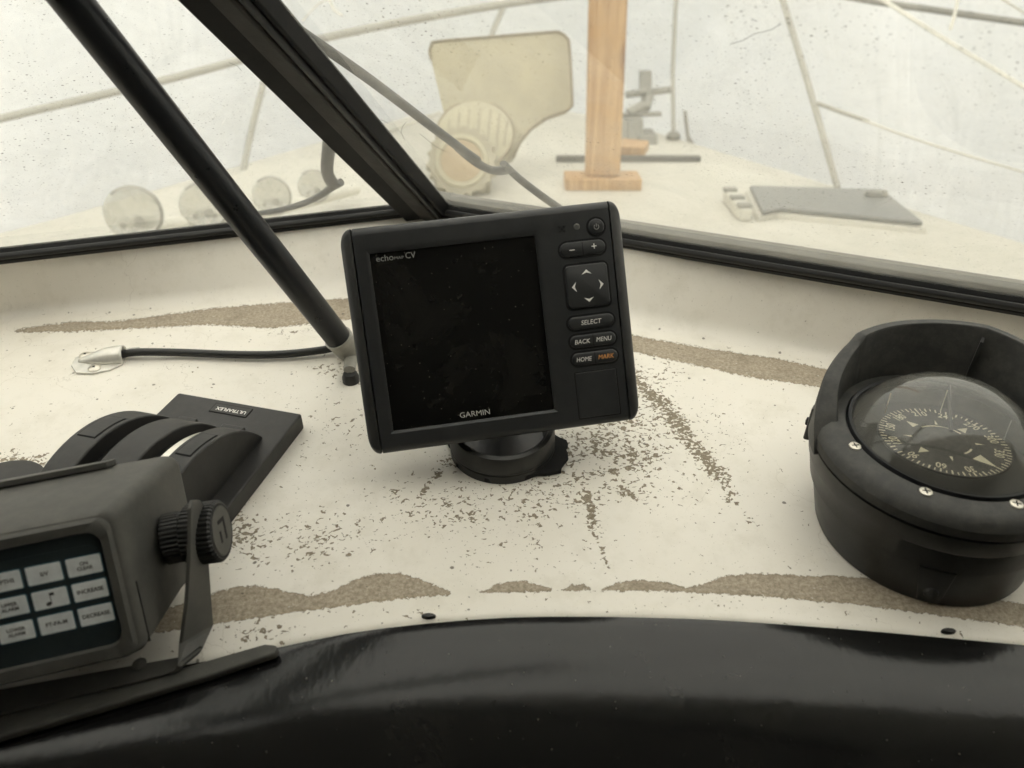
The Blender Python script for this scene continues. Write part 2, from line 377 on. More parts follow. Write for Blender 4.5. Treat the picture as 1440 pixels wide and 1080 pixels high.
# ------------------------------------------------------------------ mesh helpers
def link(name, me, mat=None, parent=None, smooth=None):
    o = bpy.data.objects.new(name, me)
    COL.objects.link(o)
    if mat is not None: me.materials.append(mat)
    if parent is not None: o.parent = parent
    if smooth is not None:
        for p in me.polygons: p.use_smooth = True
        try: me.set_sharp_from_angle(angle=R(smooth))
        except Exception: pass
    return o
class MB:
    """collects shapes for ONE mesh"""
    def __init__(s): s.v = []; s.f = []
    def add(s, vs, fs):
        k = len(s.v); s.v += [tuple(p) for p in vs]; s.f += [tuple(i + k for i in f) for f in fs]; return s
    def box(s, lo, hi, mat=None):
        x0, y0, z0 = lo; x1, y1, z1 = hi
        vs = [(x0, y0, z0), (x1, y0, z0), (x1, y1, z0), (x0, y1, z0), (x0, y0, z1), (x1, y0, z1), (x1, y1, z1), (x0, y1, z1)]
        if mat is not None: vs = [mat @ Vector(p) for p in vs]
        return s.add(vs, [(0, 3, 2, 1), (4, 5, 6, 7), (0, 1, 5, 4), (1, 2, 6, 5), (2, 3, 7, 6), (3, 0, 4, 7)])
    def prism(s, pts, offset):
        """polygon (3D points) extruded by a vector"""
        n = len(pts); o = Vector(offset)
        vs = [Vector(p) for p in pts] + [Vector(p) + o for p in pts]
        fs = [tuple(range(n))[::-1], tuple(range(n, 2 * n))] + [(i, (i + 1) % n, (i + 1) % n + n, i + n) for i in range(n)]
        return s.add(vs, fs)
    def lathe(s, prof, seg=64, mat=None, a0=0.0, a1=2 * math.pi, capends=True):
        full = abs(a1 - a0 - 2 * math.pi) < 1e-6
        n = seg if full else seg + 1
        vs = []
        for i in range(n):
            a = a0 + (a1 - a0) * i / seg
            for r, z in prof: vs.append(Vector((r * math.cos(a), r * math.sin(a), z)))
        if mat is not None: vs = [mat @ p for p in vs]
        k = len(prof); fs = []
        for i in range(seg):
            j = (i + 1) % n
            for q in range(k - 1): fs.append((i * k + q, j * k + q, j * k + q + 1, i * k + q + 1))
        return s.add(vs, fs)
    def tube(s, pts, rad, seg=12, caps=True, flat=1.0):
        pts = [Vector(p) for p in pts]; n = len(pts)
        rads = rad if isinstance(rad, (list, tuple)) else [rad] * n
        tang = [(pts[min(i + 1, n - 1)] - pts[max(i - 1, 0)]).normalized() for i in range(n)]
        ref = Vector((0, 0, 1)) if abs(tang[0].z) < 0.9 else Vector((0, 1, 0))
        vs = []
        nrm = (ref - tang[0] * ref.dot(tang[0])).normalized()
        for i in range(n):
            nrm = (nrm - tang[i] * nrm.dot(tang[i])).normalized()
            bn = tang[i].cross(nrm)
            for k in range(seg):
                a = 2 * math.pi * k / seg
                vs.append(pts[i] + nrm * math.cos(a) * rads[i] * flat + bn * math.sin(a) * rads[i])
        fs = [(i * seg + k, i * seg + (k + 1) % seg, (i + 1) * seg + (k + 1) % seg, (i + 1) * seg + k) for i in range(n - 1) for k in range(seg)]
        if caps: fs += [tuple(range(seg))[::-1], tuple(range((n - 1) * seg, n * seg))]
        return s.add(vs, fs)
    def loft(s, rings, caps=True, closed=True):
        k = len(rings[0]); vs = [p for r_ in rings for p in r_]; fs = []
        m = k if closed else k - 1
        for i in range(len(rings) - 1):
            for q in range(m): fs.append((i * k + q, i * k + (q + 1) % k, (i + 1) * k + (q + 1) % k, (i + 1) * k + q))
        if caps: fs += [tuple(range(k))[::-1], tuple(range((len(rings) - 1) * k, len(rings) * k))]
        return s.add(vs, fs)
    def mesh(s, name):
        me = bpy.data.meshes.new(name)
        me.from_pydata([tuple(p) for p in s.v], [], s.f)
        bm = bmesh.new(); bm.from_mesh(me); bmesh.ops.recalc_face_normals(bm, faces=bm.faces); bm.to_mesh(me); bm.free()
        me.update(); return me
    def build(s, name, mat, parent=None, smooth=None, bevel=0.0, bseg=2):
        o = link(name, s.mesh(name), mat, parent, smooth)
        if bevel > 0:
            b = o.modifiers.new("bevel", 'BEVEL'); b.width = bevel; b.segments = bseg; b.limit_method = 'ANGLE'; b.angle_limit = R(35); b.harden_normals = True
            for p in o.data.polygons: p.use_smooth = True
            try: o.data.set_sharp_from_angle(angle=R(40))
            except Exception: pass
        return o
def tag(o, label=None, cat=None, group=None, kind=None):
    if label: o['label'] = label
    if cat: o['category'] = cat
    if group: o['group'] = group
    if kind: o['kind'] = kind
    return o
def empty(name, mat, label, cat, group=None):
    o = bpy.data.objects.new(name, None); COL.objects.link(o); o.empty_display_size = 0.02
    o.matrix_world = mat if isinstance(mat, Matrix) else Matrix.Translation(Vector(mat))
    return tag(o, label, cat, group)
def rrect(w, h, r, seg=5, cx=0.0, cz=0.0):
    """rounded rectangle as 2D points, counter-clockwise"""
    out = []
    for sx, sz, a in ((1, 1, 0), (-1, 1, 90), (-1, -1, 180), (1, -1, 270)):
        for i in range(seg + 1):
            t = R(a + 90 * i / seg)
            out.append((cx + sx * (w / 2 - r) + r * math.cos(t), cz + sz * (h / 2 - r) + r * math.sin(t)))
    return out
def pill_mb(w, h, r, cx, cz, y0, y1, bev, seg=6):
    """a key that stands on a face looking along -y: base at y0, top at y1 (y1 < y0)"""
    a = rrect(w, h, r, seg, cx, cz); rb = max(r - bev, 0.0002)
    b = rrect(w - 2 * bev, h - 2 * bev, rb, seg, cx, cz)
    c = rrect(w - 0.6 * bev, h - 0.6 * bev, max(r - 0.3 * bev, 0.0002), seg, cx, cz)
    return MB().loft([[(x, y0, z) for x, z in a], [(x, y1 + bev, z) for x, z in a], [(x, y1 + 0.3 * bev, z) for x, z in c], [(x, y1, z) for x, z in b]])
def text_mesh(txt, size, shear=0.0, sx=1.0, space=1.0, extrude=0.0, bold=0.0):
    cu = bpy.data.curves.new("text", 'FONT'); cu.body = txt; cu.size = size; cu.align_x = 'CENTER'; cu.align_y = 'CENTER'
    cu.shear = shear; cu.space_character = space; cu.extrude = extrude; cu.resolution_u = 3; cu.offset = bold
    o = bpy.data.objects.new("text", cu); COL.objects.link(o)
    dg = bpy.context.evaluated_depsgraph_get()
    me = bpy.data.meshes.new_from_object(o.evaluated_get(dg))
    bpy.data.objects.remove(o); bpy.data.curves.remove(cu)
    if sx != 1.0: me.transform(Matrix.Diagonal((sx, 1, 1, 1)))
    return me
FACE = Matrix(((1, 0, 0, 0), (0, 0, -1, 0), (0, 1, 0, 0), (0, 0, 0, 1)))     # text plane -> a face looking along -y
def text(name, txt, size, mat, parent, pos, m3=FACE, fit=None, **kw):
    me = text_mesh(txt, size, **kw)
    if fit:                                                # width and height to fill
        co_ = np.empty(len(me.vertices) * 3); me.vertices.foreach_get('co', co_); co_ = co_.reshape(-1, 3)
        lo_, hi_ = co_.min(0), co_.max(0); fx_, fy2_ = fit[0] / (hi_[0] - lo_[0]), fit[1] / (hi_[1] - lo_[1])
        me.transform(Matrix.Diagonal((fx_, fy2_, 1, 1)) @ Matrix.Translation((-(lo_[0] + hi_[0]) / 2, -(lo_[1] + hi_[1]) / 2, 0)))
    me.transform(Matrix.Translation(Vector(pos)) @ m3)
    return link(name, me, mat, parent)

# ================================================================== THE SETTING
# ------------------------------------------------------------------ ground, hull and deck
g = MB(); g.add([(-60, -60, -3.0), (60, -60, -3.0), (60, 60, -3.0), (-60, 60, -3.0)], [(0, 1, 2, 3)])
tag(g.build('ground', M['ground']), kind='structure')

DECK_Z = -0.54
deck_poly = [(-1.55, 0.66), (-1.16, 1.56), (-0.66, 2.30), (0.566, 2.30), (1.09, 1.54), (1.50, 0.66)]
d = MB(); d.prism([(x, y, DECK_Z - 0.04) for x, y in deck_poly], (0, 0, 0.04))
tag(d.build('foredeck', M['deck'], bevel=0.012), kind='structure')
h = MB()
hull = [(-1.75, -2.6), (-1.75, 0.4), (-1.35, 1.7), (-0.45, 3.35), (0.0, 3.62), (0.40, 3.35), (1.28, 1.7), (1.70, 0.4), (1.70, -2.6)]
h.prism([(x, y, -1.6) for x, y in hull], (0, 0, 0.985))
tag(h.build('hull_and_side_deck', M['deck'], bevel=0.02), kind='structure')

# ------------------------------------------------------------------ dashboard: top, cove and riser in one moulding
WZ = -0.205
def curve(pts, xs):
    pts = sorted(pts); px = np.array([p[0] for p in pts]); py = np.array([p[1] for p in pts])
    # smooth by interpolating on a fine polyline and blurring
    fx = np.linspace(-0.80, 0.80, 1601); fy = np.interp(fx, px, py)
    s0 = (py[1] - py[0]) / (px[1] - px[0]); s1 = (py[-1] - py[-2]) / (px[-1] - px[-2])
    fy = np.where(fx < px[0], py[0] + s0 * (fx - px[0]), fy); fy = np.where(fx > px[-1], py[-1] + s1 * (fx - px[-1]), fy)
    k = np.hanning(81); k /= k.sum(); fy = np.convolve(np.pad(fy, 40, mode='edge'), k, mode='valid')
    return np.interp(xs, fx, fy)
win_px = [(0, 362), (200, 340), (433, 313), (599, 294), (890, 345), (1040, 366), (1440, 433)]
win = [at_z(x, y, WZ) for x, y in win_px]
foot_px = [(0, 452), (300, 434), (480, 420), (880, 460), (1040, 491), (1170, 517), (1440, 574)]
foot = [on_dash(x, y) for x, y in foot_px]
CORNER = win[3]
foot_pts = [(p.x, p.y) for p in foot] + [(CORNER.x - 0.01, 0.612)]
edge_px = [(200, 945), (300, 930), (380, 915), (470, 893), (600, 877), (720, 868), (850, 868), (1000, 872), (1200, 886), (1440, 908)]
edge = [on_dash(x, y) for x, y in edge_px]
NX = 760
xs = np.linspace(-0.62, 0.62, NX)
fy_ = curve(foot_pts, xs)
ey_ = curve([(p.x, p.y) for p in edge], xs) + 0.0055
def win_y(xq):
    pts = sorted((p.x, p.y) for p in win); px = [p[0] for p in pts]; py = [p[1] for p in pts]
    out = np.interp(xq, px, py)
    s0 = (py[1] - py[0]) / (px[1] - px[0]); s1 = (py[-1] - py[-2]) / (px[-1] - px[-2])
    out = np.where(xq < px[0], py[0] + s0 * (xq - px[0]), out)
    return np.where(xq > px[-1], py[-1] + s1 * (xq - px[-1]), out)
wy_ = win_y(xs)
fy_ = np.minimum(fy_, wy_ - 0.006)
rows = []
for dy, dz in ((-0.0065, -0.06), (-0.0065, -0.006), (-0.0058, -0.0028), (-0.004, -0.0009), (-0.0018, -0.0001)):
    rows.append(np.stack([xs, ey_ + dy, dash_z(ey_) + dz], 1))
NV = 250
for i in range(NV):
    t = i / (NV - 1); y = ey_ + (fy_ - ey_) * t
    rows.append(np.stack([xs, y, dash_z(y)], 1))
# cove and riser: quadratic from the dash slope into the leaning riser wall
p0 = rows[-1]; p2 = np.stack([xs, wy_, np.full(NX, WZ)], 1)
cv0 = p0 + np.stack([np.zeros(NX), np.full(NX, 0.012), np.full(NX, 0.012 * T6)], 1)         # crease of the cove
pm_ = cv0 + (p2 - cv0) * 0.22
for i in range(1, 13):
    t = i / 12; rows.append((1 - t) ** 2 * p0 + 2 * t * (1 - t) * cv0 + t * t * pm_)
for i in range(1, 9): rows.append(pm_ + (p2 - pm_) * (i / 8))
rows.append(np.stack([xs, wy_ + 0.008, np.full(NX, WZ + 0.0005)], 1))
P = np.concatenate(rows)
NR = len(rows)
idx = np.arange(NR * NX).reshape(NR, NX)
quads = np.stack([idx[:-1, :-1], idx[:-1, 1:], idx[1:, 1:], idx[1:, :-1]], -1).reshape(-1, 4)
me = bpy.data.meshes.new('dashboard')
me.vertices.add(len(P)); me.vertices.foreach_set('co', P.astype(np.float32).ravel())
me.loops.add(quads.size); me.loops.foreach_set('vertex_index', quads.astype(np.int32).ravel())
me.polygons.add(len(quads)); me.polygons.foreach_set('loop_start', np.arange(0, quads.size, 4, dtype=np.int32))
me.polygons.foreach_set('use_smooth', np.ones(len(quads), dtype=bool))
me.update(calc_edges=True)
# where the paint has gone: field of wear (chips) and signed distance to the sanded bands, laid on the surface
PX, PY = project_np(P)
wear = np.full(len(P), 0.0)
def blob(cx, cy, rx, ry, a, rot=0.0):
    c, s = math.cos(R(rot)), math.sin(R(rot)); x = PX - cx; y = PY - cy
    u = (x * c + y * s) / rx; v = (-x * s + y * c) / ry
    np.maximum(wear, a * np.exp(-(u * u + v * v) * 0.9), out=wear)
def stripe(x0, y0, x1, y1, w, a):
    dx, dy = x1 - x0, y1 - y0; L2 = dx * dx + dy * dy
    t = np.clip(((PX - x0) * dx + (PY - y0) * dy) / L2, 0, 1)
    dd = np.hypot(PX - x0 - t * dx, PY - y0 - t * dy)
    np.maximum(wear, a * np.exp(-(dd / w) ** 2), out=wear)
for b_ in ((850, 625, 85, 40, .74), (790, 640, 60, 30, .66), (890, 640, 60, 45, .68), (820, 700, 42, 34, .66), (885, 690, 50, 24, .60), (740, 715, 95, 38, .50),
           (600, 705, 62, 48, .48), (345, 755, 52, 52, .64), (425, 768, 66, 40, .52), (560, 700, 60, 60, .40), (365, 892, 70, 26, .50), (25, 652, 52, 22, .80),
           (510, 505, 60, 28, .55), (470, 520, 40, 20, .5), (480, 600, 90, 70, .33), (980, 620, 110, 90, .34), (930, 530, 60, 26, .45), (950, 690, 110, 60, .36),
           (440, 640, 60, 60, .30), (1010, 845, 160, 16, .34), (560, 860, 160, 12, .35), (700, 790, 180, 36, .26)):
    blob(*b_)
for s_ in ((880, 520, 960, 600, 16, .86), (930, 575, 1012, 668, 17, .88), (1000, 655, 1030, 700, 13, .72), (1030, 700, 1060, 740, 8, .5), (822, 690, 836, 740, 11, .86), (836, 740, 855, 800, 7, .68),
           (630, 645, 590, 700, 9, .70), (640, 655, 650, 690, 7, .55), (380, 470, 440, 462, 5, .45), (810, 670, 870, 662, 11, .74)):
    stripe(*s_)
for b_ in ((640, 715, 110, 50, .50), (450, 752, 130, 46, .48), (760, 690, 90, 60, .56), (880, 600, 70, 50, .66), (330, 740, 50, 60, .62), (700, 760, 160, 40, .36), (560, 520, 90, 40, .40)): blob(*b_)
wear *= 1.0
np.maximum(wear, 0.14, out=wear)
clean = np.zeros(len(P)); n_top = (5 + NV) * NX; clean[n_top + 4 * NX:] = 1.0; wear[n_top + 4 * NX:] = 0.0
bands = [
    [(20, 463), (100, 452), (160, 452), (300, 433), (400, 425), (490, 419), (560, 413), (560, 446), (480, 451), (380, 462), (290, 457), (100, 467), (20, 468)],
    [(860, 464), (900, 473), (1000, 491), (1100, 505), (1170, 521), (1260, 547), (1440, 587), (1560, 622), (1660, 662), (1560, 650), (1440, 616), (1260, 570), (1155, 545), (1050, 530), (900, 497), (860, 487)],
    [(190, 874), (250, 850), (300, 834), (335, 824), (370, 824), (400, 831), (440, 837), (470, 830), (500, 814), (530, 806), (560, 806), (590, 813), (612, 823), (635, 831), (635, 836), (560, 843), (450, 857), (300, 878), (200, 894)],
    [(674, 833), (695, 823), (715, 817), (740, 817), (778, 828), (775, 832), (700, 834)],
    [(790, 830), (803, 822), (820, 822), (833, 829), (810, 832)],
    [(843, 830), (870, 818), (900, 815), (940, 819), (965, 826), (990, 821), (1020, 809), (1060, 806), (1100, 808), (1180, 810), (1260, 815), (1440, 850), (1560, 884), (1680, 930), (1560, 906), (1440, 882), (1340, 869), (1200, 850), (1060, 838), (940, 832), (850, 831)],
]
band = np.full(len(P), -1.0)
for poly in bands:
    inside = np.zeros(len(P), bool); dist = np.full(len(P), 1e9)
    for i in range(len(poly)):
        x0, y0 = poly[i - 1]; x1, y1 = poly[i]
        c = ((y0 > PY) != (y1 > PY)) & (PX < (x1 - x0) * (PY - y0) / (y1 - y0 + 1e-9) + x0); inside ^= c
        dx, dy = x1 - x0, y1 - y0; t = np.clip(((PX - x0) * dx + (PY - y0) * dy) / (dx * dx + dy * dy), 0, 1)
        dist = np.minimum(dist, np.hypot(PX - x0 - t * dx, PY - y0 - t * dy))
    np.maximum(band, np.where(inside, dist, -dist) / 14.0, out=band)
band = np.clip(band, -1, 1)
for nm, arr in (('wear', wear), ('band', band), ('clean', clean)):
    a = me.attributes.new(nm, 'FLOAT', 'POINT'); a.data.foreach_set('value', arr.astype(np.float32))
dash = link('dashboard', me, M['dash'])
tag(dash, kind='structure')

# outer skin of the cabin front, from the window foot down to the foredeck
c = MB(); xo = np.linspace(-0.80, 0.80, 41); wyo = win_y(xo)
c.loft([[(x, y + 0.007, WZ - 0.001) for x, y in zip(xo, wyo)], [(x * 1.05, y + 0.06, WZ - 0.05) for x, y in zip(xo, wyo)], [(x * 1.25, y + 0.34, DECK_Z - 0.02) for x, y in zip(xo, wyo)]], caps=False, closed=False)
tag(c.build('cabin_front', M['gel'], smooth=40), kind='structure')

# console front below the black hood
HXS = np.linspace(-0.62, 0.62, 63)
hey = curve([(p.x, p.y) for p in edge], HXS) + 0.0055
hrows = [[(x, yy - 0.0036, zz - 0.012) for x, yy, zz in zip(HXS, hey, dash_z(hey))], [(x, yy - 0.0036, zz - 0.0022) for x, yy, zz in zip(HXS, hey, dash_z(hey))], [(x, yy - 0.0041, zz - 0.0014) for x, yy, zz in zip(HXS, hey, dash_z(hey))]]
for q in np.linspace(0, 1, 41):
    y = hey - 0.0050 - q * 0.20
    z = dash_z(hey) - 0.0011 - 0.002 * q - 0.28 * q ** 2.25
    hrows.append([(x, yy, zz) for x, yy, zz in zip(HXS, y, z)])
hb = MB(); hb.loft(hrows, caps=False, closed=False)
hood = hb.build('instrument_hood', M['hood'], smooth=60)
tag(hood, 'glossy black curved instrument hood along the near edge of the dash', 'hood')

# unseen cabin shell, added to dim reflections and cut light from above and behind
cabin = MB()
cabin.box((-0.95, -1.75, 0.17), (0.95, 0.16, 0.21)); cabin.box((-0.95, -1.80, -1.2), (0.95, -1.76, 0.21))
tag(cabin.build('unseen_cabin_roof', M['liner']), kind='structure')
for sx in (-1, 1):
    c2 = MB(); c2.box((sx * 0.95 - 0.02, -1.75, -1.2), (sx * 0.95 + 0.02, 0.10, 0.168)); tag(c2.build('unseen_cabin_wall', M['liner']), kind='structure')
fl_ = MB(); fl_.box((-0.95, -1.75, -1.22), (0.95, 0.25, -1.205)); tag(fl_.build('cabin_floor', M['liner']), kind='structure')
cf = MB(); cf.box((-0.62, 0.06, -1.2), (0.62, 0.08, -0.50)); tag(cf.build('console_front', M['gel']), kind='structure')

# ------------------------------------------------------------------ the shrink film over the boat
def cover_pt(y, s):
    t = max(0.0, y) / 4.3
    w = 2.15 * max(0.0, 1 - t ** 3.0) ** 0.6 + 0.0005
    H = 1.45 - 0.55 * t ** 2.5
    zb = -1.9
    z = zb + (H - zb) * (1 - abs(s) ** 5)
    x = w * s
    k = 0.035 * math.sin(3.1 * y + 2.2 * s) * math.sin(2.3 * s * 2 + y) + 0.02 * math.sin(7 * y + 5 * s)
    k *= min(1.0, w / 1.0)
    return (x + k * s, y, z + k)
cv = MB(); rings = []
for yy in list(np.linspace(-3.2, 3.6, 69)) + list(np.linspace(3.66, 4.3, 16)):
    rings.append([cover_pt(yy, s) for s in np.sign(np.linspace(-1, 1, 81)) * abs(np.linspace(-1, 1, 81)) ** 0.45])
cv.loft(rings, caps=False, closed=False)
n0 = len(cv.v); cap = rings[0]; cv.add(cap, [tuple(range(len(cap)))])
cover = cv.build('shrink_wrap_cover', M['wrap'], smooth=80)
tag(cover, 'translucent white plastic shrink wrap tented over the whole boat', 'cover')

# ------------------------------------------------------------------ windshield: two raked panes, corner post, sill rails
PD = Vector((-0.071, -0.241, 0.1905))                      # up the corner post
B0 = CORNER.copy()
BL = Vector((win[0].x, win[0].y, WZ)) - B0
BRt = Vector((win[6].x, win[6].y, WZ)) - B0
nL = BL.cross(PD).normalized(); nR = BRt.cross(PD).normalized()
if nL.y < 0: nL = -nL
if nR.y < 0: nR = -nR                                       # both look outwards (forward)
ws = empty('windshield', B0, 'black framed two pane windshield with a raked corner post and dirty glass', 'windshield')
def wl(p): return Vector(p) - B0
TOPS = 1.95
for b_, n_, ext in ((BL, nL, 1.55), (BRt, nR, 1.55)):
    p_ = MB(); o0 = B0 + n_ * 0.004
    bx_ = b_.normalized() * (1 if b_.x > 0 else -1); by_ = (-n_).cross(bx_); gm = Matrix((bx_, by_, -n_)).transposed().to_4x4(); gm.translation = wl(o0)
    q = [o0 + PD * 0.02, o0 + b_ * ext + PD * 0.02, o0 + b_ * ext + PD * TOPS, o0 + PD * TOPS]
    p_.add([gm.inverted() @ wl(v) for v in q], [(0, 1, 2, 3)])
    go = p_.build('glass_pane', M['glass'], ws); go.matrix_local = gm
pd = PD.normalized()
def rail(b_, n_, ext, k_=1.0, tr=1.0):
    """sill rail along the foot of a pane: black channel, dark gasket, grey outer trim"""
    bd = b_.normalized(); L = b_.length * ext
    u = (PD - bd * PD.dot(bd)).normalized()                 # up the pane
    def prof(pts, name, mat, off=0.0):
        m_ = MB(); ring = lambda s: [wl(B0 + bd * s + u * (a * k_ if a < 0.1 else a) + n_ * (b2 + off)) for a, b2 in pts]
        k0 = 0.0; m_.loft([ring(k0), ring(L * 0.5), ring(L)]); return m_.build(name, mat, ws, bevel=0.0012)
    prof([(-0.002, -0.006), (0.0115, -0.006), (0.0135, -0.003), (0.0135, 0.006), (-0.002, 0.006)], 'sill_rail', M['frame'])
    prof([(0.0125, -0.0052), (0.0185, -0.004), (0.0195, 0.0), (0.0125, 0.0)], 'gasket', M['gasket'], -0.0005)
    if tr > -1: prof([(0.012, 0.0), (0.0195 + 0.0045 * tr, 0.003), (0.0195 + 0.0045 * tr, 0.010), (0.0, 0.012), (0.0, 0.007), (0.012, 0.007)], 'outer_trim', M['trim'], 0.005)
    prof([(TOPS * PD.dot(u) - 0.02, -0.010), (TOPS * PD.dot(u) + 0.004, -0.010), (TOPS * PD.dot(u) + 0.004, 0.010), (TOPS * PD.dot(u) - 0.02, 0.010)], 'top_rail', M['frame'])
rail(BL, nL, 1.55, 0.46, -1.5); rail(BRt, nR, 1.55, 0.56, 0.0)
# the corner post: a flat stile on each pane and a weathered cover strip in the fold between them
def stile(b_, n_, w0, w1, name, mat, lift=-0.010, thick=0.012):
    bd = b_.normalized()
    e0, e1 = B0 - PD * 0.06, B0 + PD * TOPS
    perp = (bd - pd * bd.dot(pd)).normalized()
    m_ = MB()
    rg = lambda o: [wl(o + perp * w0 + n_ * lift), wl(o + perp * w1 + n_ * lift), wl(o + perp * (w1 + 0.001) + n_ * (lift + thick)), wl(o + perp * w0 + n_ * (lift + thick))]
    m_.loft([rg(e0), rg(e1)]); return m_.build(name, mat, ws, bevel=0.0015)
stile(BL, nL, 0.0015, 0.0185, 'post_stile', M['frame'])
stile(BRt, nR, 0.0, 0.0165, 'cover_strip', M['frame2'], lift=-0.0115)
stile(BRt, nR, 0.0169, 0.0205, 'gasket', M['gasket'], lift=-0.0095)
stile(BRt, nR, 0.0208, 0.0248, 'post_edge', M['frame'], lift=-0.006)

def on_pane(x, y, n_): return on_plane(x, y, B0 + n_ * 0.0037, n_)
for n_, pts in ((nR, [(1027, 62), (1045, 57), (1060, 48), (1085, 42), (1097, 34)]), (nR, [(571, 172), (566, 178), (564, 186), (569, 197)]), (nR, [(590, 188), (600, 196), (612, 206), (628, 214)]), (nR, [(1056, 27), (1065, 30)]), (nR, [(532, 168), (540, 170), (546, 174)]), (nL, [(322, 88), (334, 93), (340, 100)])):
    m_ = MB(); m_.tube([wl(on_pane(x, y, n_)) for x, y in pts], 0.00010, 5); m_.build('glass_scratch', M['gasket'], ws)

# ================================================================== ON THE DASH
DN = Vector((0, -math.sin(R(6)), math.cos(R(6))))
# ------------------------------------------------------------------ chart plotter
PO = Vector((-0.0104, 0.4128, -0.1990)); PE = Euler((-0.4177, -0.0659, 0.1432), 'XYZ')
KS = 0.94                                                  # nearer and smaller than the first guess, so that it clears its mount
PM = Matrix.Translation(PO * KS) @ PE.to_matrix().to_4x4() @ Matrix.Scale(KS, 4)
cp = empty('chartplotter', PM, 'black chartplotter with dark blank screen and keys, tilted on a round mount', 'chartplotter')
HW, HH, GX = 0.085, 0.0681, 0.0770
RF = 0.0045                                                # rounding of the front edge
def pl_prof(zh, yf, rf=RF, back=0.034):
    pts = []
    for i in range(6):
        t = R(90 * i / 5); pts.append((yf + rf - rf * math.cos(t), zh - rf + rf * math.sin(t)))
    pts += [(0.016, zh), (back - 0.003, zh - 0.012), (back, zh - 0.016)]
    return pts + [(y, -z) for y, z in pts[::-1]]
body = MB()
pr = pl_prof(HH, 0.0)
for s in (1,):
    k = len(pr)
    vs = [(-GX, y, z) for y, z in pr] + [(GX, y, z) for y, z in pr]
    # open strip at the front (between the last and the first point): filled below with the screen cut-out
    body.add(vs, [(i, i + 1, i + 1 + k, i + k) for i in range(k - 1)] + [tuple(range(k)), tuple(range(2 * k - 1, k - 1, -1))][:0])
zf = HH - RF
ro = [(-0.0707, -0.0562), (0.0327, -0.0562), (0.0327, 0.0555), (-0.0707, 0.0555)]
ri = [(-0.0688, -0.0547), (0.0307, -0.0547), (0.0307, 0.0523), (-0.0688, 0.0523)]
outer = [(-GX, -zf), (GX, -zf), (GX, zf), (-GX, zf)]
vs = [(x, 0, z) for x, z in outer] + [(x, 0, z) for x, z in ro] + [(x, 0.0011, z) for x, z in ri] + [(x, 0.0024, z) for x, z in ri]
fs = []
for a_ in (0, 4, 8):
    for i in range(4): fs.append((a_ + i, a_ + (i + 1) % 4, a_ + 4 + (i + 1) % 4, a_ + 4 + i))
body.add(vs, fs)
hb_ = body.build('housing', M['plotter'], cp, smooth=35)
def side_cap(sgn):
    m_ = MB(); rings = []
    x0 = GX + 0.0010; r = HW - x0
    for i in range(9):
        t = R(90 * i / 8); x = x0 + r * math.sin(t)
        drop = 0.010 * (1 - math.cos(t)); yf = 0.0052 * (1 - math.cos(t)) ** 1.15
        rings.append([(sgn * x, y, z) for y, z in pl_prof(HH - drop, yf + 0.0001, 0.0040)])
    m_.loft(rings); return m_.build('side_cap', M['cap'], cp, smooth=35)
side_cap(-1); side_cap(1)
sm = MB(); sm.box((-0.0690, 0.0022, -0.0549), (0.0309, 0.004, 0.0525)); scr = sm.build('screen', M['screen'], cp)
MB().box((-0.0655, 0.00212, -0.0440), (0.0275, 0.0030, 0.0455)).build('display_area', M['display'], scr)
text('screen_text', 'echo', 0.0052, M['grey_print'], scr, (-0.0600, 0.00205, 0.0490), fit=(0.0102, 0.0036))
text('screen_text', 'MAP', 0.0026, M['grey_print'], scr, (-0.0516, 0.00205, 0.0483), fit=(0.0056, 0.0016))
text('screen_text', 'CV', 0.0058, M['grey_print'], scr, (-0.0447, 0.00205, 0.0490), fit=(0.0060, 0.0036))
text('screen_text', 'GARMIN', 0.0056, M['mid_print'], scr, (-0.0184, 0.00205, -0.0507), fit=(0.0186, 0.0033))
def key(w, h, cx, cz, r, name='button'):
    ring = pill_mb(w + 0.0026, h + 0.0026, r + 0.0013, cx, cz, 0.001, -0.00012, 0.0001)
    k_ = pill_mb(w, h, r, cx, cz, 0.001, -0.0013, 0.0009)
    o = k_.build(name, M['key'], cp, smooth=50)
    ring.build('key_gap', M['gap'], o)
    return o
TY = -0.00138
def ktxt(par, t, x, z, s, mat='white_print', **kw): return text('key_text', t, s, M[mat], par, (x, TY, z), **kw)
kp = key(0.0098, 0.0098, 0.0684, 0.0532, 0.0049, 'power_button')
pw = MB()
pw.lathe([(0.00125, 0), (0.00165, 0)], 20, Matrix.Translation((0.0684, TY, 0.0531)) @ FACE, R(125), R(415))
pw.box((0.0682, TY - 0.00002, 0.0531), (0.0686, TY, 0.0550)); pw.build('power_symbol', M['grey_print'], kp)
for x_, t_ in ((0.0515, '-'), (0.0657, '+')):
    pass
kz = key(0.0280, 0.0088, 0.0587, 0.0412, 0.0044, 'zoom_rocker')
MB().box((0.05845, -0.00136, 0.0372), (0.05885, -0.0012, 0.0452)).build('key_seam', M['gap'], kz)
ktxt(kz, '\u2013', 0.0520, 0.0412, 0.0062); ktxt(kz, '+', 0.0657, 0.0415, 0.0064)
ka = key(0.0262, 0.0262, 0.0593, 0.0186, 0.0028, 'arrow_pad')
for ang in (0, 90, 180, 270):
    a_ = MB(); q = [(-0.0031, 0.0070), (0.0, 0.0099), (0.0031, 0.0070), (0.0, 0.0080)]
    c_, s_ = math.cos(R(ang)), math.sin(R(ang))
    q = [(0.0593 + x * c_ - z * s_, TY, 0.0186 + x * s_ + z * c_) for x, z in q]
    a_.add(q, [(0, 1, 3), (1, 2, 3)]); a_.build('arrow_mark', M['white_print'], ka)
k1 = key(0.0286, 0.0078, 0.0592, -0.0034, 0.0039); ktxt(k1, 'SELECT', 0.0592, -0.0034, 0.0041, shear=0.18, fit=(0.0128, 0.0028))
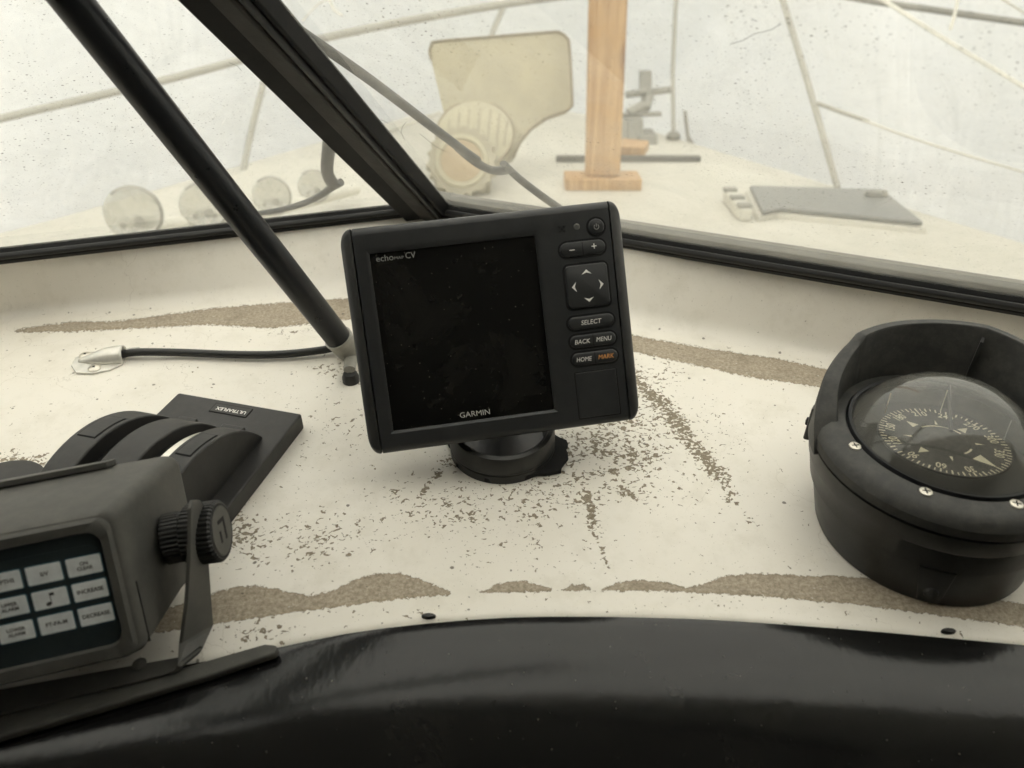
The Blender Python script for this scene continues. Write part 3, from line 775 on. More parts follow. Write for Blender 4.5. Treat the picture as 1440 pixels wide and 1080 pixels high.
k2 = key(0.0286, 0.0078, 0.0592, -0.0147, 0.0039)
MB().box((0.0590, -0.00136, -0.0183), (0.0594, -0.0012, -0.0111)).build('key_seam', M['gap'], k2)
ktxt(k2, 'BACK', 0.0524, -0.0148, 0.0039, shear=0.18, fit=(0.0096, 0.0027)); ktxt(k2, 'MENU', 0.0659, -0.0147, 0.0039, shear=0.18, fit=(0.0096, 0.0027))
k3 = key(0.0286, 0.0078, 0.0592, -0.0256, 0.0039)
MB().box((0.0590, -0.00136, -0.0292), (0.0594, -0.0012, -0.0220)).build('key_seam', M['gap'], k3)
ktxt(k3, 'HOME', 0.0523, -0.0257, 0.0039, shear=0.18, fit=(0.0096, 0.0027)); ktxt(k3, 'MARK', 0.0661, -0.0256, 0.0039, 'orange_print', shear=0.18, fit=(0.0098, 0.0027))
for dx, dz in ((-0.0014, 0.0014), (0.0014, 0.0014), (0, 0), (-0.0014, -0.0014), (0.0014, -0.0014)):
    MB().lathe([(0.0, -0.0001), (0.00070, -0.0001), (0.00070, 0.0002)], 10, Matrix.Translation((0.0474 + dx, -0.0001, 0.0540 + dz)) @ FACE).build('speaker_hole', M['gap'], cp)
se = MB(); se.lathe([(0.0, 0.0003), (0.0014, 0.00025), (0.0020, 0.0)], 20, Matrix.Translation((0.0566, -0.0001, 0.0545)) @ FACE); se.build('light_sensor', M['sensor'], cp)
dg_ = pill_mb(0.0270, 0.0298, 0.0008, 0.0587, -0.0481, 0.001, -0.00010, 0.0001); dgo = dg_.build('card_door_gap', M['gap'], cp)
dr = pill_mb(0.0255, 0.0283, 0.0006, 0.0587, -0.0481, 0.001, -0.00035, 0.00025); dr.build('card_door', M['plotter'], cp)
# mount: round turntable base on the dash, knuckle under the housing
def to_pl(p): return PM.inverted() @ Vector(p)
bc = Vector((-0.0060, 0.392, 0)); bc.z = dash_z(bc.y)
BM = PM.inverted() @ Matrix.Translation(bc) @ Euler((R(6), 0, 0)).to_matrix().to_4x4()
mb_ = MB(); mb_.lathe([(0.0, 0.0), (0.0345, 0.0), (0.0347, 0.0055), (0.0343, 0.0060), (0.0343, 0.0066), (0.0347, 0.0072), (0.0343, 0.0150), (0.0330, 0.0178), (0.0305, 0.0188), (0.0285, 0.0175), (0.0268, 0.0100), (0.0, 0.0080)], 72, BM @ Matrix.Diagonal((0.95, 0.95, 1, 1)))
mb_.build('mount_base', M['compass'], cp, smooth=35)
lg_ = MB(); lg_.tube([to_pl(bc + DN * 0.006 + Vector((0, 0.012, 0))), to_pl(bc + DN * 0.018 + Vector((0, 0.022, 0))), (0, 0.040, -0.02), (0, 0.034, 0.0)], 0.010, 16); lg_.build('mount_arm', M['compass'], cp, smooth=40)
# ragged foam pad squeezed out from under the mount
fp = []
for i in range(64):
    a_ = 2 * math.pi * i / 64; rr = 0.0322 + 0.0006 * math.sin(9 * a_) + 0.0006 * math.sin(17 * a_ + 1)
    w_ = math.exp(-((a_ - R(342) if a_ > math.pi else a_ + R(18)) / 0.55) ** 4)
    rr += 0.0095 * w_ * (1 + 0.12 * math.sin(19 * a_) + 0.08 * math.sin(31 * a_))
    if R(165) < a_ < R(185): rr += 0.0022
    fp.append(bc + Vector((rr * math.cos(a_), rr * math.sin(a_) * math.cos(R(6)), rr * math.sin(a_) * math.sin(R(6)))) + DN * 0.0006)
fo = MB(); fo.prism(fp, DN * 0.0028); fo = fo.build('mount_foam_pad', M['foam'])
tag(fo, 'ragged black foam pad squeezed out under the chartplotter mount', 'foam pad')

# ------------------------------------------------------------------ compass
CH = 0.0596
CC = Vector((0.206, 0.298, -0.2)) * 1.1
CBm = CC - DN * CH
CM = Matrix.Translation(CBm) @ Euler((R(6), 0, 0)).to_matrix().to_4x4() @ Matrix.Rotation(R(-34.6), 4, 'Z')
co = empty('compass', CM, 'black domed marine compass with hood and numbered card, standing on the dash', 'compass')
def cb_r(z): return float(np.interp(z, (0.0, 0.002, 0.024, 0.0246, 0.036, 0.0375, 0.05), (0.0535, 0.0545, 0.0592, 0.0606, 0.0626, 0.0634, 0.0634)))
def cb_o(z): k = max(0.0, 1 - z / 0.036); return Vector((0.005 * k, -0.008 * k, 0))
cbm = MB(); cbm.loft([[cb_o(z) + Vector((cb_r(z) * math.cos(2 * math.pi * i / 96), cb_r(z) * math.sin(2 * math.pi * i / 96), z)) for i in range(96)] for z in (0.0004, 0.002, 0.012, 0.0238, 0.0246, 0.036, 0.0375, 0.0465)])
cbm.build('compass_body', M['compass'], co, smooth=30)
MB().lathe([(0.0615, 0.0462), (0.0615, 0.0486)], 96).build('seam_gap', M['gap'], co)
bz = MB(); bz.lathe([(0.0615, 0.0484), (0.0642, 0.0486), (0.0640, 0.0535), (0.0618, 0.0566), (0.0570, 0.0592), (0.0496, 0.0602), (0.0490, 0.0596), (0.0482, 0.0575), (0.0472, 0.0568), (0.0460, 0.0500), (0.0450, 0.0440)], 96)
bz.build('bezel', M['bezel'], co, smooth=30)
MB().lathe([(0.0451, 0.0441), (0.0300, 0.0380), (0.0, 0.0380)], 64).build('compass_well', M['card'], co, smooth=30)
# raised lip that clamps the glass
MB().lathe([(0.0484, 0.0570), (0.0490, 0.0600), (0.0482, 0.0616), (0.0466, 0.0612), (0.0455, 0.0585)], 96).build('glass_lip', M['tube'], co, smooth=50)
dome = []
RB, HD = 0.0466, 0.0290
Rs = (RB * RB + HD * HD) / (2 * HD)
for i in range(25):
    t = math.asin(RB / Rs) * (1 - i / 24); dome.append((max(Rs * math.sin(t), 0.0), 0.0600 + HD - Rs + Rs * math.cos(t)))
MB().lathe(dome, 96).build('glass_dome', M['dome'], co, smooth=80)
for a_ in (-45, 0, 45, 88):
    th = R(a_ - 90)
    sM = Matrix.Translation((0.0517 * math.cos(th), 0.0517 * math.sin(th), 0.0598)) @ Matrix.Rotation(th * 1.7, 4, 'Z')
    s_ = MB(); s_.lathe([(0.0, 0.0009), (0.0020, 0.0009), (0.0029, 0.0006), (0.0031, 0.0)], 24, sM); so_ = s_.build('screw', M['screw'], co, smooth=40)
    x_ = MB(); x_.box((-0.0019, -0.00035, 0.0008), (0.0019, 0.00035, 0.00096), sM); x_.box((-0.00035, -0.0019, 0.00081), (0.00035, 0.0019, 0.00099), sM)
    x_.build('cross_slot', M['gap'], so_)
# card floats level inside the dome
KM = Matrix.Translation((0, 0, 0.0560)) @ (Matrix.Rotation(R(34.6), 4, 'Z') @ Matrix.Rotation(R(-6), 4, 'X') @ Matrix.Rotation(R(-34.6), 4, 'Z'))
CR = 0.0318
card = MB().lathe([(0.0, 0.0), (CR, 0.0), (CR, -0.0012), (0.0, -0.0012)], 72, KM).build('compass_card', M['card'], co, smooth=30)
FAR = 246.0                                                # heading that faces away from the viewer
def cang(n): return R(90 - (n - FAR))
tk = MB()
for n in range(0, 360, 5):
    a_ = cang(n); r0 = CR * (0.915 if n % 10 else 0.885); r1 = CR * 0.985; w_ = 0.00028 if n % 10 else 0.0004
    u_ = Vector((math.cos(a_), math.sin(a_), 0)); p_ = Vector((-u_.y, u_.x, 0)) * w_; z_ = Vector((0, 0, 0.00015))
    tk.add([KM @ (u_ * r0 - p_ + z_), KM @ (u_ * r1 - p_ + z_), KM @ (u_ * r1 + p_ + z_), KM @ (u_ * r0 + p_ + z_)], [(0, 1, 2, 3)])
tag(tk.build('tick_marks', M['mark'], card), kind='stuff')
for n in range(30, 360, 30):
    a_ = cang(n)
    m3 = KM @ Matrix.Translation((0.80 * CR * math.cos(a_), 0.80 * CR * math.sin(a_), 0.0002)) @ Matrix.Rotation(a_ - math.pi / 2, 4, 'Z')
    text('numeral', str(n), 0.0066, M['mark'], card, (0, 0, 0), m3, sx=0.78, bold=0.00008)
def tri(n, r0, r1, w, name='card_pointer'):
    a_ = cang(n); u_ = Vector((math.cos(a_), math.sin(a_), 0)); p_ = Vector((-u_.y, u_.x, 0)) * w; z_ = Vector((0, 0, 0.0002))
    MB().add([KM @ (u_ * r0 * CR - p_ + z_), KM @ (u_ * r0 * CR + p_ + z_), KM @ (u_ * r1 * CR + z_)], [(0, 1, 2)]).build(name, M['mark'], card)
tri(0, 0.56, 0.90, 0.0034)
for n in (90, 180, 270): tri(n, 0.50, 0.68, 0.0024)
for n in (45, 135, 225, 315): tri(n, 0.48, 0.62, 0.0008)
MB().lathe([(0.0, 0.0040), (0.0040, 0.0038), (0.0090, 0.0026), (0.0125, 0.0002)], 48, KM).build('card_hub', M['card'], card, smooth=80)
for a0_, a1_ in ((60, 150), (-35, -5)):
    MB().lathe([(0.0128, 0.0003), (0.0138, 0.0003)], 16, KM, R(a0_), R(a1_)).build('hub_arc', M['mark'], card)
for a_, hgt, mt in ((100, 0.012, 'mark'), (40, 0.010, 'grey_print'), (155, 0.011, 'rusttan')):
    u_ = Vector((math.cos(R(a_)), math.sin(R(a_)), 0)) * 0.0345
    MB().tube([KM @ (u_ + Vector((0, 0, -0.002))), KM @ (u_ + Vector((0, 0, hgt)))], 0.00035, 6).build('lubber_pin', M[mt], co)
MB().tube([KM @ Vector((0.002, 0.004, 0.004)), KM @ Vector((-0.004, 0.030, 0.010)), KM @ Vector((-0.006, 0.041, 0.012))], [0.0012, 0.0008, 0.0005], 8).build('gimbal_arm', M['compass'], co, smooth=60)
# hood round the far side
def hood_h(ph):
    return float(np.interp(abs(ph), (0, 30, 50, 62, 66, 70, 80, 95, 110, 120, 124), (.0415, .0385, .0370, .0360, .0352, .0310, .0262, .0195, .0090, .0, -.006)))
hm = MB(); rg = []
phs = np.linspace(-124, 124, 125)
for ph in phs:
    th = R(90 + ph); hh = hood_h(ph); z0 = 0.0530; lean = 0.02
    t_ = 0.0072
    def pt(r, z): rr = r - lean * max(z, 0) * 1.0; return (rr * math.cos(th), rr * math.sin(th), z0 + z)
    ro_, ri_ = 0.0655, 0.0655 - t_
    def pin(z): rr = 0.0522 + 0.0068 * min(1.0, max(0.0, z) / 0.036); return (rr * math.cos(th), rr * math.sin(th), z0 + z)
    rg.append([pt(ro_, -0.0075), pt(ro_, max(hh - 0.001, -0.007)), pt(ro_ - 0.001, max(hh, -0.0065)), (lambda q_: (q_[0] * 1.016, q_[1] * 1.016, q_[2] + 0.001))(pin(max(hh - 0.001, -0.0075))), pin(max(hh - 0.001, -0.007)), pin(-0.0075)])
hm.loft(rg); hm.build('compass_hood', M['bezel'], co, smooth=40)
MB().box((-0.0007, 0.0520, 0.066), (0.0007, 0.0580, 0.0895)).build('hood_rib', M['compass'], co)
# hinge ear on the side and plugs low on the body
for th_ in (186,):
    eM = Matrix.Rotation(R(th_), 4, 'Z')
    e_ = MB(); e_.prism([(0.0625, -0.008, 0.030), (0.0625, 0.008, 0.036), (0.0625, 0.008, 0.058), (0.0625, -0.006, 0.052)], (0.0035, 0, 0))
    e_.v = [tuple(eM @ Vector(p)) for p in e_.v]; e_.build('hinge_ear', M['compass'], co, bevel=0.001)
    sc_ = MB(); sc_.lathe([(0.0, 0.0016), (0.0022, 0.0012), (0.0026, 0.0)], 16, eM @ Matrix.Translation((0.066, 0.001, 0.044)) @ Matrix.Rotation(R(90), 4, 'Y')); sc_.build('hinge_screw', M['gap'], co, smooth=40)
for th_ in (-74, 168):
    bM = Matrix.Rotation(R(th_), 4, 'Z')
    b_ = MB(); b_.lathe([(0.0, 0.0012), (0.0030, 0.0010), (0.0036, 0.0)], 24, Matrix.Translation(cb_o(0.0085)) @ bM @ Matrix.Translation((cb_r(0.0085) + 0.0008, 0, 0.0085)) @ Matrix.Rotation(R(90), 4, 'Y')); b_.build('body_plug', M['compass'], co, smooth=40)
    r_ = MB(); rows_ = []
    for z_, hw_ in ((0.002, 5.5), (0.014, 7.0), (0.0236, 8.2)):
        rr_ = cb_r(z_) + 0.0008; of_ = cb_o(z_)
        rows_.append([of_ + bM @ Vector((rr_ * math.cos(R(hw_ * k)), rr_ * math.sin(R(hw_ * k)), z_)) for k in (-1, -0.5, 0, 0.5, 1)] + [of_ + bM @ Vector(((rr_ - 0.003) * math.cos(R(hw_ * k)), (rr_ - 0.003) * math.sin(R(hw_ * k)), z_)) for k in (1, -1)])
    r_.loft(rows_); r_.build('body_pad', M['compass'], co, bevel=0.0004)

# ------------------------------------------------------------------ engine control: plate with three humps and a steel lever
TR = on_dash(425, 580, 0.012); TR0 = Vector((TR.x, TR.y, dash_z(TR.y)))
TM = Matrix.Translation(TR0) @ Euler((R(6), 0, 0)).to_matrix().to_4x4() @ Matrix.Rotation(R(-14.7), 4, 'Z')
tc = empty('engine_control', TM, 'black twin lever engine control with curved humps, behind the depth sounder', 'engine control')
PLN = -0.175
MB().box((-0.0906, PLN, 0.0), (0.0, 0.0, 0.012)).build('base_plate', M['throttle'], tc, bevel=0.0014)
bd_ = MB(); bd_.prism(list((x, y, 0.0115) for x, y in ((-0.0592, -0.0042), (-0.0325, -0.0042), (-0.0325, -0.0132), (-0.0592, -0.0132))), (0, 0, 0.0009))
bdo = bd_.build('badge', M['gap'], tc)
MB().prism(list((x, y, 0.0122) for x, y in ((-0.0587, -0.0047), (-0.0330, -0.0047), (-0.0330, -0.0127), (-0.0587, -0.0127))), (0, 0, 0.0003)).build('badge_face', M['throttle'], bdo)
text('badge_text', 'ULTRAFLEX', 0.0041, M['white_print'], bdo, (-0.0452, -0.0092, 0.01262), Matrix.Rotation(R(180), 4, 'Z'), sx=1.0, bold=0.00006)
def hump(x0, x1, name, h=0.034, y0=-0.027, y1=-0.150, inset=0.0, mat='throttle', bev=0.0012):
    m_ = MB(); ch = (y0 - y1) / 2; Rr = (ch * ch + h * h) / (2 * h); yc = (y0 + y1) / 2; zc = 0.0115 + h - Rr
    a_ = math.asin(min(1, ch / Rr)); pts = []
    for i in range(33):
        t = -a_ + 2 * a_ * i / 32; pts.append((x0, yc - (Rr - inset) * math.sin(t), zc + (Rr - inset) * math.cos(t)))
    m_.prism(pts, (x1 - x0, 0, 0)); return m_.build(name, M[mat], tc, bevel=bev)
hL = hump(-0.0885, -0.0710, 'hump', 0.034); hM = hump(-0.0600, -0.0400, 'hump', 0.034); hR = hump(-0.0265, -0.0118, 'hump', 0.034)
hump(-0.0712, -0.0598, 'slot_floor', 0.034, inset=0.009, mat='gap', bev=0)
hump(-0.0402, -0.0335, 'slot_floor', 0.034, inset=0.007, mat='gap', bev=0)
hump(-0.0338, -0.0263, 'steel_lever_hub', 0.034, inset=0.0035, mat='chrome', bev=0.0008)
for x0, x1, par in ((-0.0855, -0.0740, hL), (-0.0238, -0.0145, hR)):
    m_ = MB(); h_ = 0.034; ch = 0.0615; Rr = (ch * ch + h_ * h_) / (2 * h_); zc = 0.0115 + h_ - Rr
    for r_, mt, nm, g_ in ((Rr + 0.0003, 'gap', 'inset_gap', 0.0), (Rr + 0.0005, 'throttle', 'inset_pad', 0.0006)):
        q = MB(); top = [(yy, math.sqrt(r_ * r_ - (yy + 0.0885) ** 2) + zc) for yy in np.linspace(-0.062 - g_, -0.086 + g_, 9)]
        pts = [(x0 + g_, y, z) for y, z in top] + [(x0 + g_, y, z - 0.003) for y, z in top[::-1]]
        q.prism(pts, (x1 - x0 - 2 * g_, 0, 0)); q.build(nm, M[mt], par)
for x0, x1 in ((-0.0715, -0.0590), (-0.0410, -0.0255)):
    MB().box((x0, -0.031, 0.0115), (x1, -0.0245, 0.0150)).build('slot_stop', M['throttle'], tc, bevel=0.0008)

# ------------------------------------------------------------------ clamshell cable clamp, cable
cl0 = on_dash(140, 508); CLM = Matrix.Translation(cl0) @ Euler((R(6), 0, R(12))).to_matrix().to_4x4() @ Matrix.Scale(1.12, 4)
cc = empty('cable_clamp', CLM, 'small white metal clamshell clamp screwed to the dash where the cable enters', 'clamp')
sh = MB(); rings = []
for i in range(13):
    t = i / 12; x = -0.012 + 0.028 * t; rr = 0.0005 + 0.0072 * math.sin(min(1, t * 1.15) * math.pi / 2)
    ring = []
    for j in range(17):
        a_ = math.pi * j / 16; ring.append((x, rr * math.cos(a_) * 0.9, 0.0012 + rr * math.sin(a_) * 0.95))
    rings.append(ring)
sh.loft(rings, caps=False, closed=False); so_ = sh.build('clam_shell', M['white_metal'], cc, smooth=60)
sl = so_.modifiers.new("solid", 'SOLIDIFY'); sl.thickness = 0.0009; sl.offset = 1
fl = MB(); fl.prism([(-0.016, -0.004, 0), (-0.011, -0.013, 0), (-0.001, -0.0155, 0), (0.009, -0.0135, 0), (0.0155, -0.0085, 0), (0.016, -0.006, 0), (0.016, 0.0062, 0), (0.024, 0.0085, 0), (0.023, 0.0115, 0), (0.006, 0.0115, 0), (-0.008, 0.0105, 0), (-0.0155, 0.0055, 0)], (0, 0, 0.0014))
fl.build('clamp_flange', M['white_metal'], cc, bevel=0.0004)
for x_, y_ in ((-0.0095, 0.0062), (-0.0005, -0.0105)):
    s_ = MB(); s_.lathe([(0.0, 0.0016), (0.0030, 0.0013), (0.0040, 0.0004), (0.0040, 0.0)], 20, Matrix.Translation((x_, y_, 0.0014)))
    k_ = s_.build('screw', M['screw'], cc, smooth=40); MB().box((x_ - 0.0007, y_ - 0.0007, 0.0028), (x_ + 0.0007, y_ + 0.0007, 0.00312)).build('socket', M['gap'], k_)
cbl = [on_dash(172, 498, 0.0035), on_dash(184, 496, 0.0045), on_dash(205, 495, 0.0052), on_dash(260, 496, 0.0042), on_dash(340, 499, 0.0040), on_dash(400, 498, 0.0040), on_dash(455, 492, 0.0045), on_dash(500, 484, 0.005), on_dash(560, 500, 0.006)]
def smooth_path(pts, n=48):
    pts = [Vector(p) for p in pts]; out = []
    k = len(pts) - 1
    for i in range(n + 1):
        u = i / n * k; j = min(int(u), k - 1); t = u - j
        a, b, c_, d_ = pts[max(j - 1, 0)], pts[j], pts[j + 1], pts[min(j + 2, k)]
        out.append(0.5 * ((2 * b) + (c_ - a) * t + (2 * a - 5 * b + 4 * c_ - d_) * t * t + (3 * b - a - 3 * c_ + d_) * t ** 3))
    return out
cb = MB(); cb.tube(smooth_path(cbl), 0.0029, 12); tag(cb.build('power_cable', M['cable'], smooth=60), 'thin black cable lying across the dash from the white clamp', 'cable')

# ------------------------------------------------------------------ black support tube
s0, s1 = at(478, 478, 0.548), at(100, 0, 0.355)
sd = (s1 - s0).normalized()
st = empty('support_tube', on_dash(490, 538), 'thick black slanting support tube footed on the dash beside the chartplotter', 'support tube')
def sl_(p): return Vector(p) - st.location
tb = MB(); tb.tube([sl_(s0 - sd * 0.004), sl_(s0 + sd * 0.2), sl_(s0 + sd * 0.62)], 0.0094, 32); tb.build('tube', M['tube'], st, smooth=50)
ft = on_dash(494, 536)
fe = MB(); fe.tube([sl_(s0 + sd * 0.003), sl_(s0 + sd * 0.0028), sl_(s0 - sd * 0.014), sl_(s0 - sd * 0.020)], [0.0098, 0.0105, 0.0085, 0.0055], 28); fe.build('ferrule', M['alloy'], st, smooth=40)
fk = MB(); fk.tube([sl_(s0 - sd * 0.018), sl_(ft + DN * 0.010)], [0.0052, 0.0042], 16, flat=0.6); fk.build('fork', M['alloy'], st, smooth=50)
MB().lathe([(0.0, 0.0), (0.0060, 0.0), (0.0060, 0.004), (0.0048, 0.0070), (0.0, 0.0080)], 32, Matrix.Translation(sl_(ft)) @ Euler((R(6), 0, 0)).to_matrix().to_4x4()).build('foot', M['compass'], st, smooth=35)
chip = MB(); ch0 = s0 + sd * 0.028
MB().box((-0.0013, -0.0003, -0.003), (0.0013, 0.0003, 0.003), Matrix.Translation(sl_(ch0 - FW * 0.0093 + Vector((-0.001, 0, 0)))) @ Vector((0, 0, 1)).rotation_difference(sd).to_matrix().to_4x4()).build('paint_chip', M['white_print'], st, bevel=0.0002)

# ------------------------------------------------------------------ depth sounder on its bracket
SO = Vector((-0.191, 0.226, -0.233)); SE = Euler((-0.369, -0.0303, 0.2873), 'XYZ')
SM = Matrix.Translation(SO) @ SE.to_matrix().to_4x4()
ds = empty('depth_sounder', SM, 'grey plastic depth sounder with white labelled keys and a ribbed knob', 'depth sounder')
def srect(x0, x1, z0, z1, r, y, seg=5): return [(x, y, z) for x, z in rrect(x1 - x0, z1 - z0, r, seg, (x0 + x1) / 2, (z0 + z1) / 2)]
LX = -0.118
sb = MB(); sb.loft([srect(LX, 0.0285, -0.0325, 0.0308, 0.006, 0.0004), srect(LX - 0.002, 0.0310, -0.0325, 0.0325, 0.005, 0.0030), srect(LX - 0.010, 0.0480, -0.0190, 0.0404, 0.0065, 0.0530), srect(LX - 0.010, 0.0478, -0.0170, 0.0398, 0.0065, 0.0560), srect(LX, 0.044, -0.012, 0.036, 0.006, 0.0600)])
sb.build('housing', M['sounder'], ds, smooth=45)
fr_ = MB()
o1 = srect(LX, 0.0282, -0.0325, 0.0305, 0.006, -0.0001); o2 = srect(LX + 0.001, 0.0268, -0.0310, 0.0290, 0.006, -0.0020); o3 = srect(LX + 0.004, 0.0238, -0.0262, 0.0252, 0.006, -0.0018); o4 = srect(LX + 0.0045, 0.0230, -0.0255, 0.0245, 0.0055, 0.0003)
fr_.loft([o1, o2, o3, o4], caps=False); fr_.build('front_bezel', M['sounder'], ds, smooth=50)
fc = MB(); fc.add(srect(LX + 0.004, 0.0235, -0.026, 0.025, 0.0055, 0.0001), [tuple(range(24))]); fco = fc.build('keypad', M['sounder_face'], ds)
# clear overlay film, lifting at its lower edge
mem = MB(); mem.loft([srect(LX + 0.03, 0.0215, -0.0190, 0.0195, 0.004, 0.0), srect(LX + 0.03, 0.0215, -0.0190, 0.0195, 0.004, -0.00025)]); mem.build('overlay_film', M['sounder_face'], fco)
labels = [['DEPTHS', 'S/V', 'ON\nCLEAR'], ['UPPER\nALARM', '\u266a', 'INCREASE'], ['LOWER\nALARM', 'FT-FA-M', 'DECREASE']]
for r_ in range(3):
    for c_ in range(3):
        cx, cz = (c_ - 1) * 0.01512, (1 - r_) * 0.0110
        rim = pill_mb(0.0140, 0.0088, 0.0008, cx, cz, 0.0, -0.00035, 0.0001); rim.build('key_rim', M['keyrim'], fco)
        kk = pill_mb(0.0131, 0.0079, 0.0006, cx, cz, 0.0, -0.00050, 0.0001); ko = kk.build('key', M['keypad'], fco)
        t_ = labels[r_][c_]
        if t_ == '\u266a':
            nm = MB(); nm.lathe([(0.0, 0.00002), (0.0011, 0.00002)], 14, Matrix.Translation((cx - 0.0009, -0.00055, cz - 0.0020)) @ FACE @ Matrix.Rotation(R(25), 4, 'Z') @ Matrix.Diagonal((1, 0.75, 1, 1)))
            nm.box((cx - 0.0001, -0.00058, cz - 0.0020), (cx + 0.0002, -0.00054, cz + 0.0026)); nm.box((cx - 0.0001, -0.00058, cz + 0.0014), (cx + 0.0017, -0.00054, cz + 0.0026))
            nm.build('key_text', M['keytext'], ko)
        else:
            sz = 0.0021 if '\n' in t_ else 0.0024
            text('key_text', t_, sz, M['keytext'], ko, (cx, -0.00056, cz), sx=0.95, bold=0.00006)
rb_ = MB(); rb_.prism([(-0.10, 0.046, 0.0395), (-0.02, 0.047, 0.0402), (0.018, 0.049, 0.0404), (0.021, 0.052, 0.0403), (0.021, 0.055, 0.040), (-0.10, 0.052, 0.0395)], (0, 0, 0.0030)); rb_.build('top_ridge', M['sounder'], ds, bevel=0.0005)
MB().box((0.0303, 0.0042, -0.030), (0.0318, 0.0052, -0.002)).build('side_groove', M['gap'], ds)
def ribbed(x0, x1, rad, n, name, mat, par, y=0.03, z=0.0060):
    m_ = MB(); rings = []; sg = n * 4
    for x, k in ((x0, 0.93), (x0 + 0.0008, 1.0), (x1 - 0.0012, 1.0), (x1, 0.93)):
        ring = []
        for i in range(sg):
            a_ = 2 * math.pi * i / sg; rr = rad * k * (1.0 if (i % 4) < 2 else 0.955); ring.append((x, y + rr * math.cos(a_), z + rr * math.sin(a_)))
        rings.append(ring)
    m_.loft(rings); return m_.build(name, mat, par)
KR = Matrix.Translation((0.050, 0.03, 0.006)) @ Matrix.Rotation(R(-13), 4, 'Z') @ Matrix.Translation((-0.050, -0.03, -0.006))
sk = ribbed(0.0400, 0.0492, 0.0118, 34, 'spacer_knob', M['knob'], ds)
kb = ribbed(0.0512, 0.0662, 0.0145, 40, 'clamp_knob', M['knob'], ds)
XM = Matrix.Translation((0.0662, 0.03, 0.006)) @ Matrix.Rotation(R(90), 4, 'Y')
MB().lathe([(0.0, 0.0004), (0.0112, 0.0004), (0.0118, -0.0004)], 40, XM).build('knob_face', M['sounder'], kb, smooth=40)
MB().lathe([(0.0119, 0.0002), (0.0127, 0.0002)], 40, XM).build('knob_groove', M['gap'], kb)
kl = MB()
kl.box((0.0664, 0.0262, 0.0100), (0.06675, 0.0338, 0.0118)); kl.box((0.0664, 0.0322, 0.0010), (0.06676, 0.0340, 0.0100)); kl.box((0.0664, 0.0262, 0.0010), (0.06675, 0.0280, 0.0066))
kl.build('knob_mark', M['gap'], kb)
kb.matrix_local = KR
# bracket: arms in the housing's own axes, foot strip lying on the plate
br = MB(); arm = []
SI = SM.inverted()
f0 = SI @ on_dash(272, 920, 0.0075); f1 = SI @ on_dash(240, 947, 0.0075); g0 = SI @ on_dash(-90, 985, 0.0075); g1 = SI @ on_dash(-90, 1026, 0.0075)
for fr_px, bk_px in (((266, 704, .334), (276, 704, .343)), ((263, 716, .331), (284, 718, .348)), ((262, 790, .332), (288, 790, .353)), ((258, 850, .336), (292, 845, .355)), ((251, 905, .341), (295, 880, .357))):
    a_, b_ = SI @ at(*fr_px), SI @ at(*bk_px); o_ = Vector((0.0018, 0, 0))
    arm.append([a_, b_, b_ + o_, a_ + o_])
up = SI.to_3x3() @ DN; rt = (f0 - g0).normalized()
for q0, q1, dz, dx in ((f0, f1, 0.0050, 0.0040), (f0, f1, 0.0014, 0.0015), (f0, f1, 0.0, -0.004), (g0, g1, 0.0, 0.0)):
    a_, b_ = q1 + up * dz + rt * dx, q0 + up * dz + rt * dx
    arm.append([a_, b_, b_ - up * 0.0016 + rt * 0.0012, a_ - up * 0.0016 + rt * 0.0012])
br.loft(arm); br.build('mounting_bracket', M['sounder'], ds, bevel=0.0004)
bp_ = SI @ on_dash(196, 934, 0.0075)
bs = MB(); bs.lathe([(0.0, 0.0016), (0.0016, 0.0011), (0.0022, 0.0005), (0.0032, 0.0003), (0.0032, 0.0)], 24, Matrix.Translation(bp_) @ Vector((0, 0, 1)).rotation_difference(up).to_matrix().to_4x4()); bs.build('bracket_screw', M['sounder'], ds, smooth=40)

# flat black bar the bracket is screwed to
fb = [on_dash(x, y, 0.0055) for x, y in ((388, 906), (392, 912), (386, 919), (300, 948), (180, 984), (60, 1019), (-60, 1052), (-60, 1010), (60, 985), (180, 958), (250, 940), (330, 917), (372, 905))]
fbm = MB(); fbm.prism(fb, -DN * 0.0045); tag(fbm.build('mounting_bar', M['sounder'], bevel=0.0012), 'flat dark bar under the depth sounder bracket, rounded at its free end', 'bar')
# low round black cap behind the sounder
kc = on_dash(-2, 692); kM = Matrix.Translation(kc) @ Euler((R(6), 0, 0)).to_matrix().to_4x4()
MBk = MB(); MBk.lathe([(0.0, 0.0065), (0.014, 0.0058), (0.022, 0.0040), (0.026, 0.002), (0.026, 0.0)], 48, kM)
tag(MBk.build('black_dome', M['throttle'], smooth=40), 'low black plastic dome mostly hidden behind the depth sounder', 'dome')
# two dark heads on the lip of the dash
for (x, y, lab) in ((603, 868, 'small dark screw head on the dash edge below the chartplotter'), (1333, 889, 'small dark screw head on the dash edge below the compass')):
    p = on_dash(x, y); q = MB(); q.lathe([(0.0, 0.0026), (0.0034, 0.0024), (0.0042, 0.0016), (0.0042, 0.0)], 24, Matrix.Translation(p) @ Euler((R(6), 0, 0)).to_matrix().to_4x4() @ Matrix.Diagonal((0.85, 0.32, 0.8, 1)))
    tag(q.build('screw_head', M['compass'], smooth=35), lab, 'screw', 'screw heads on the dash edge')

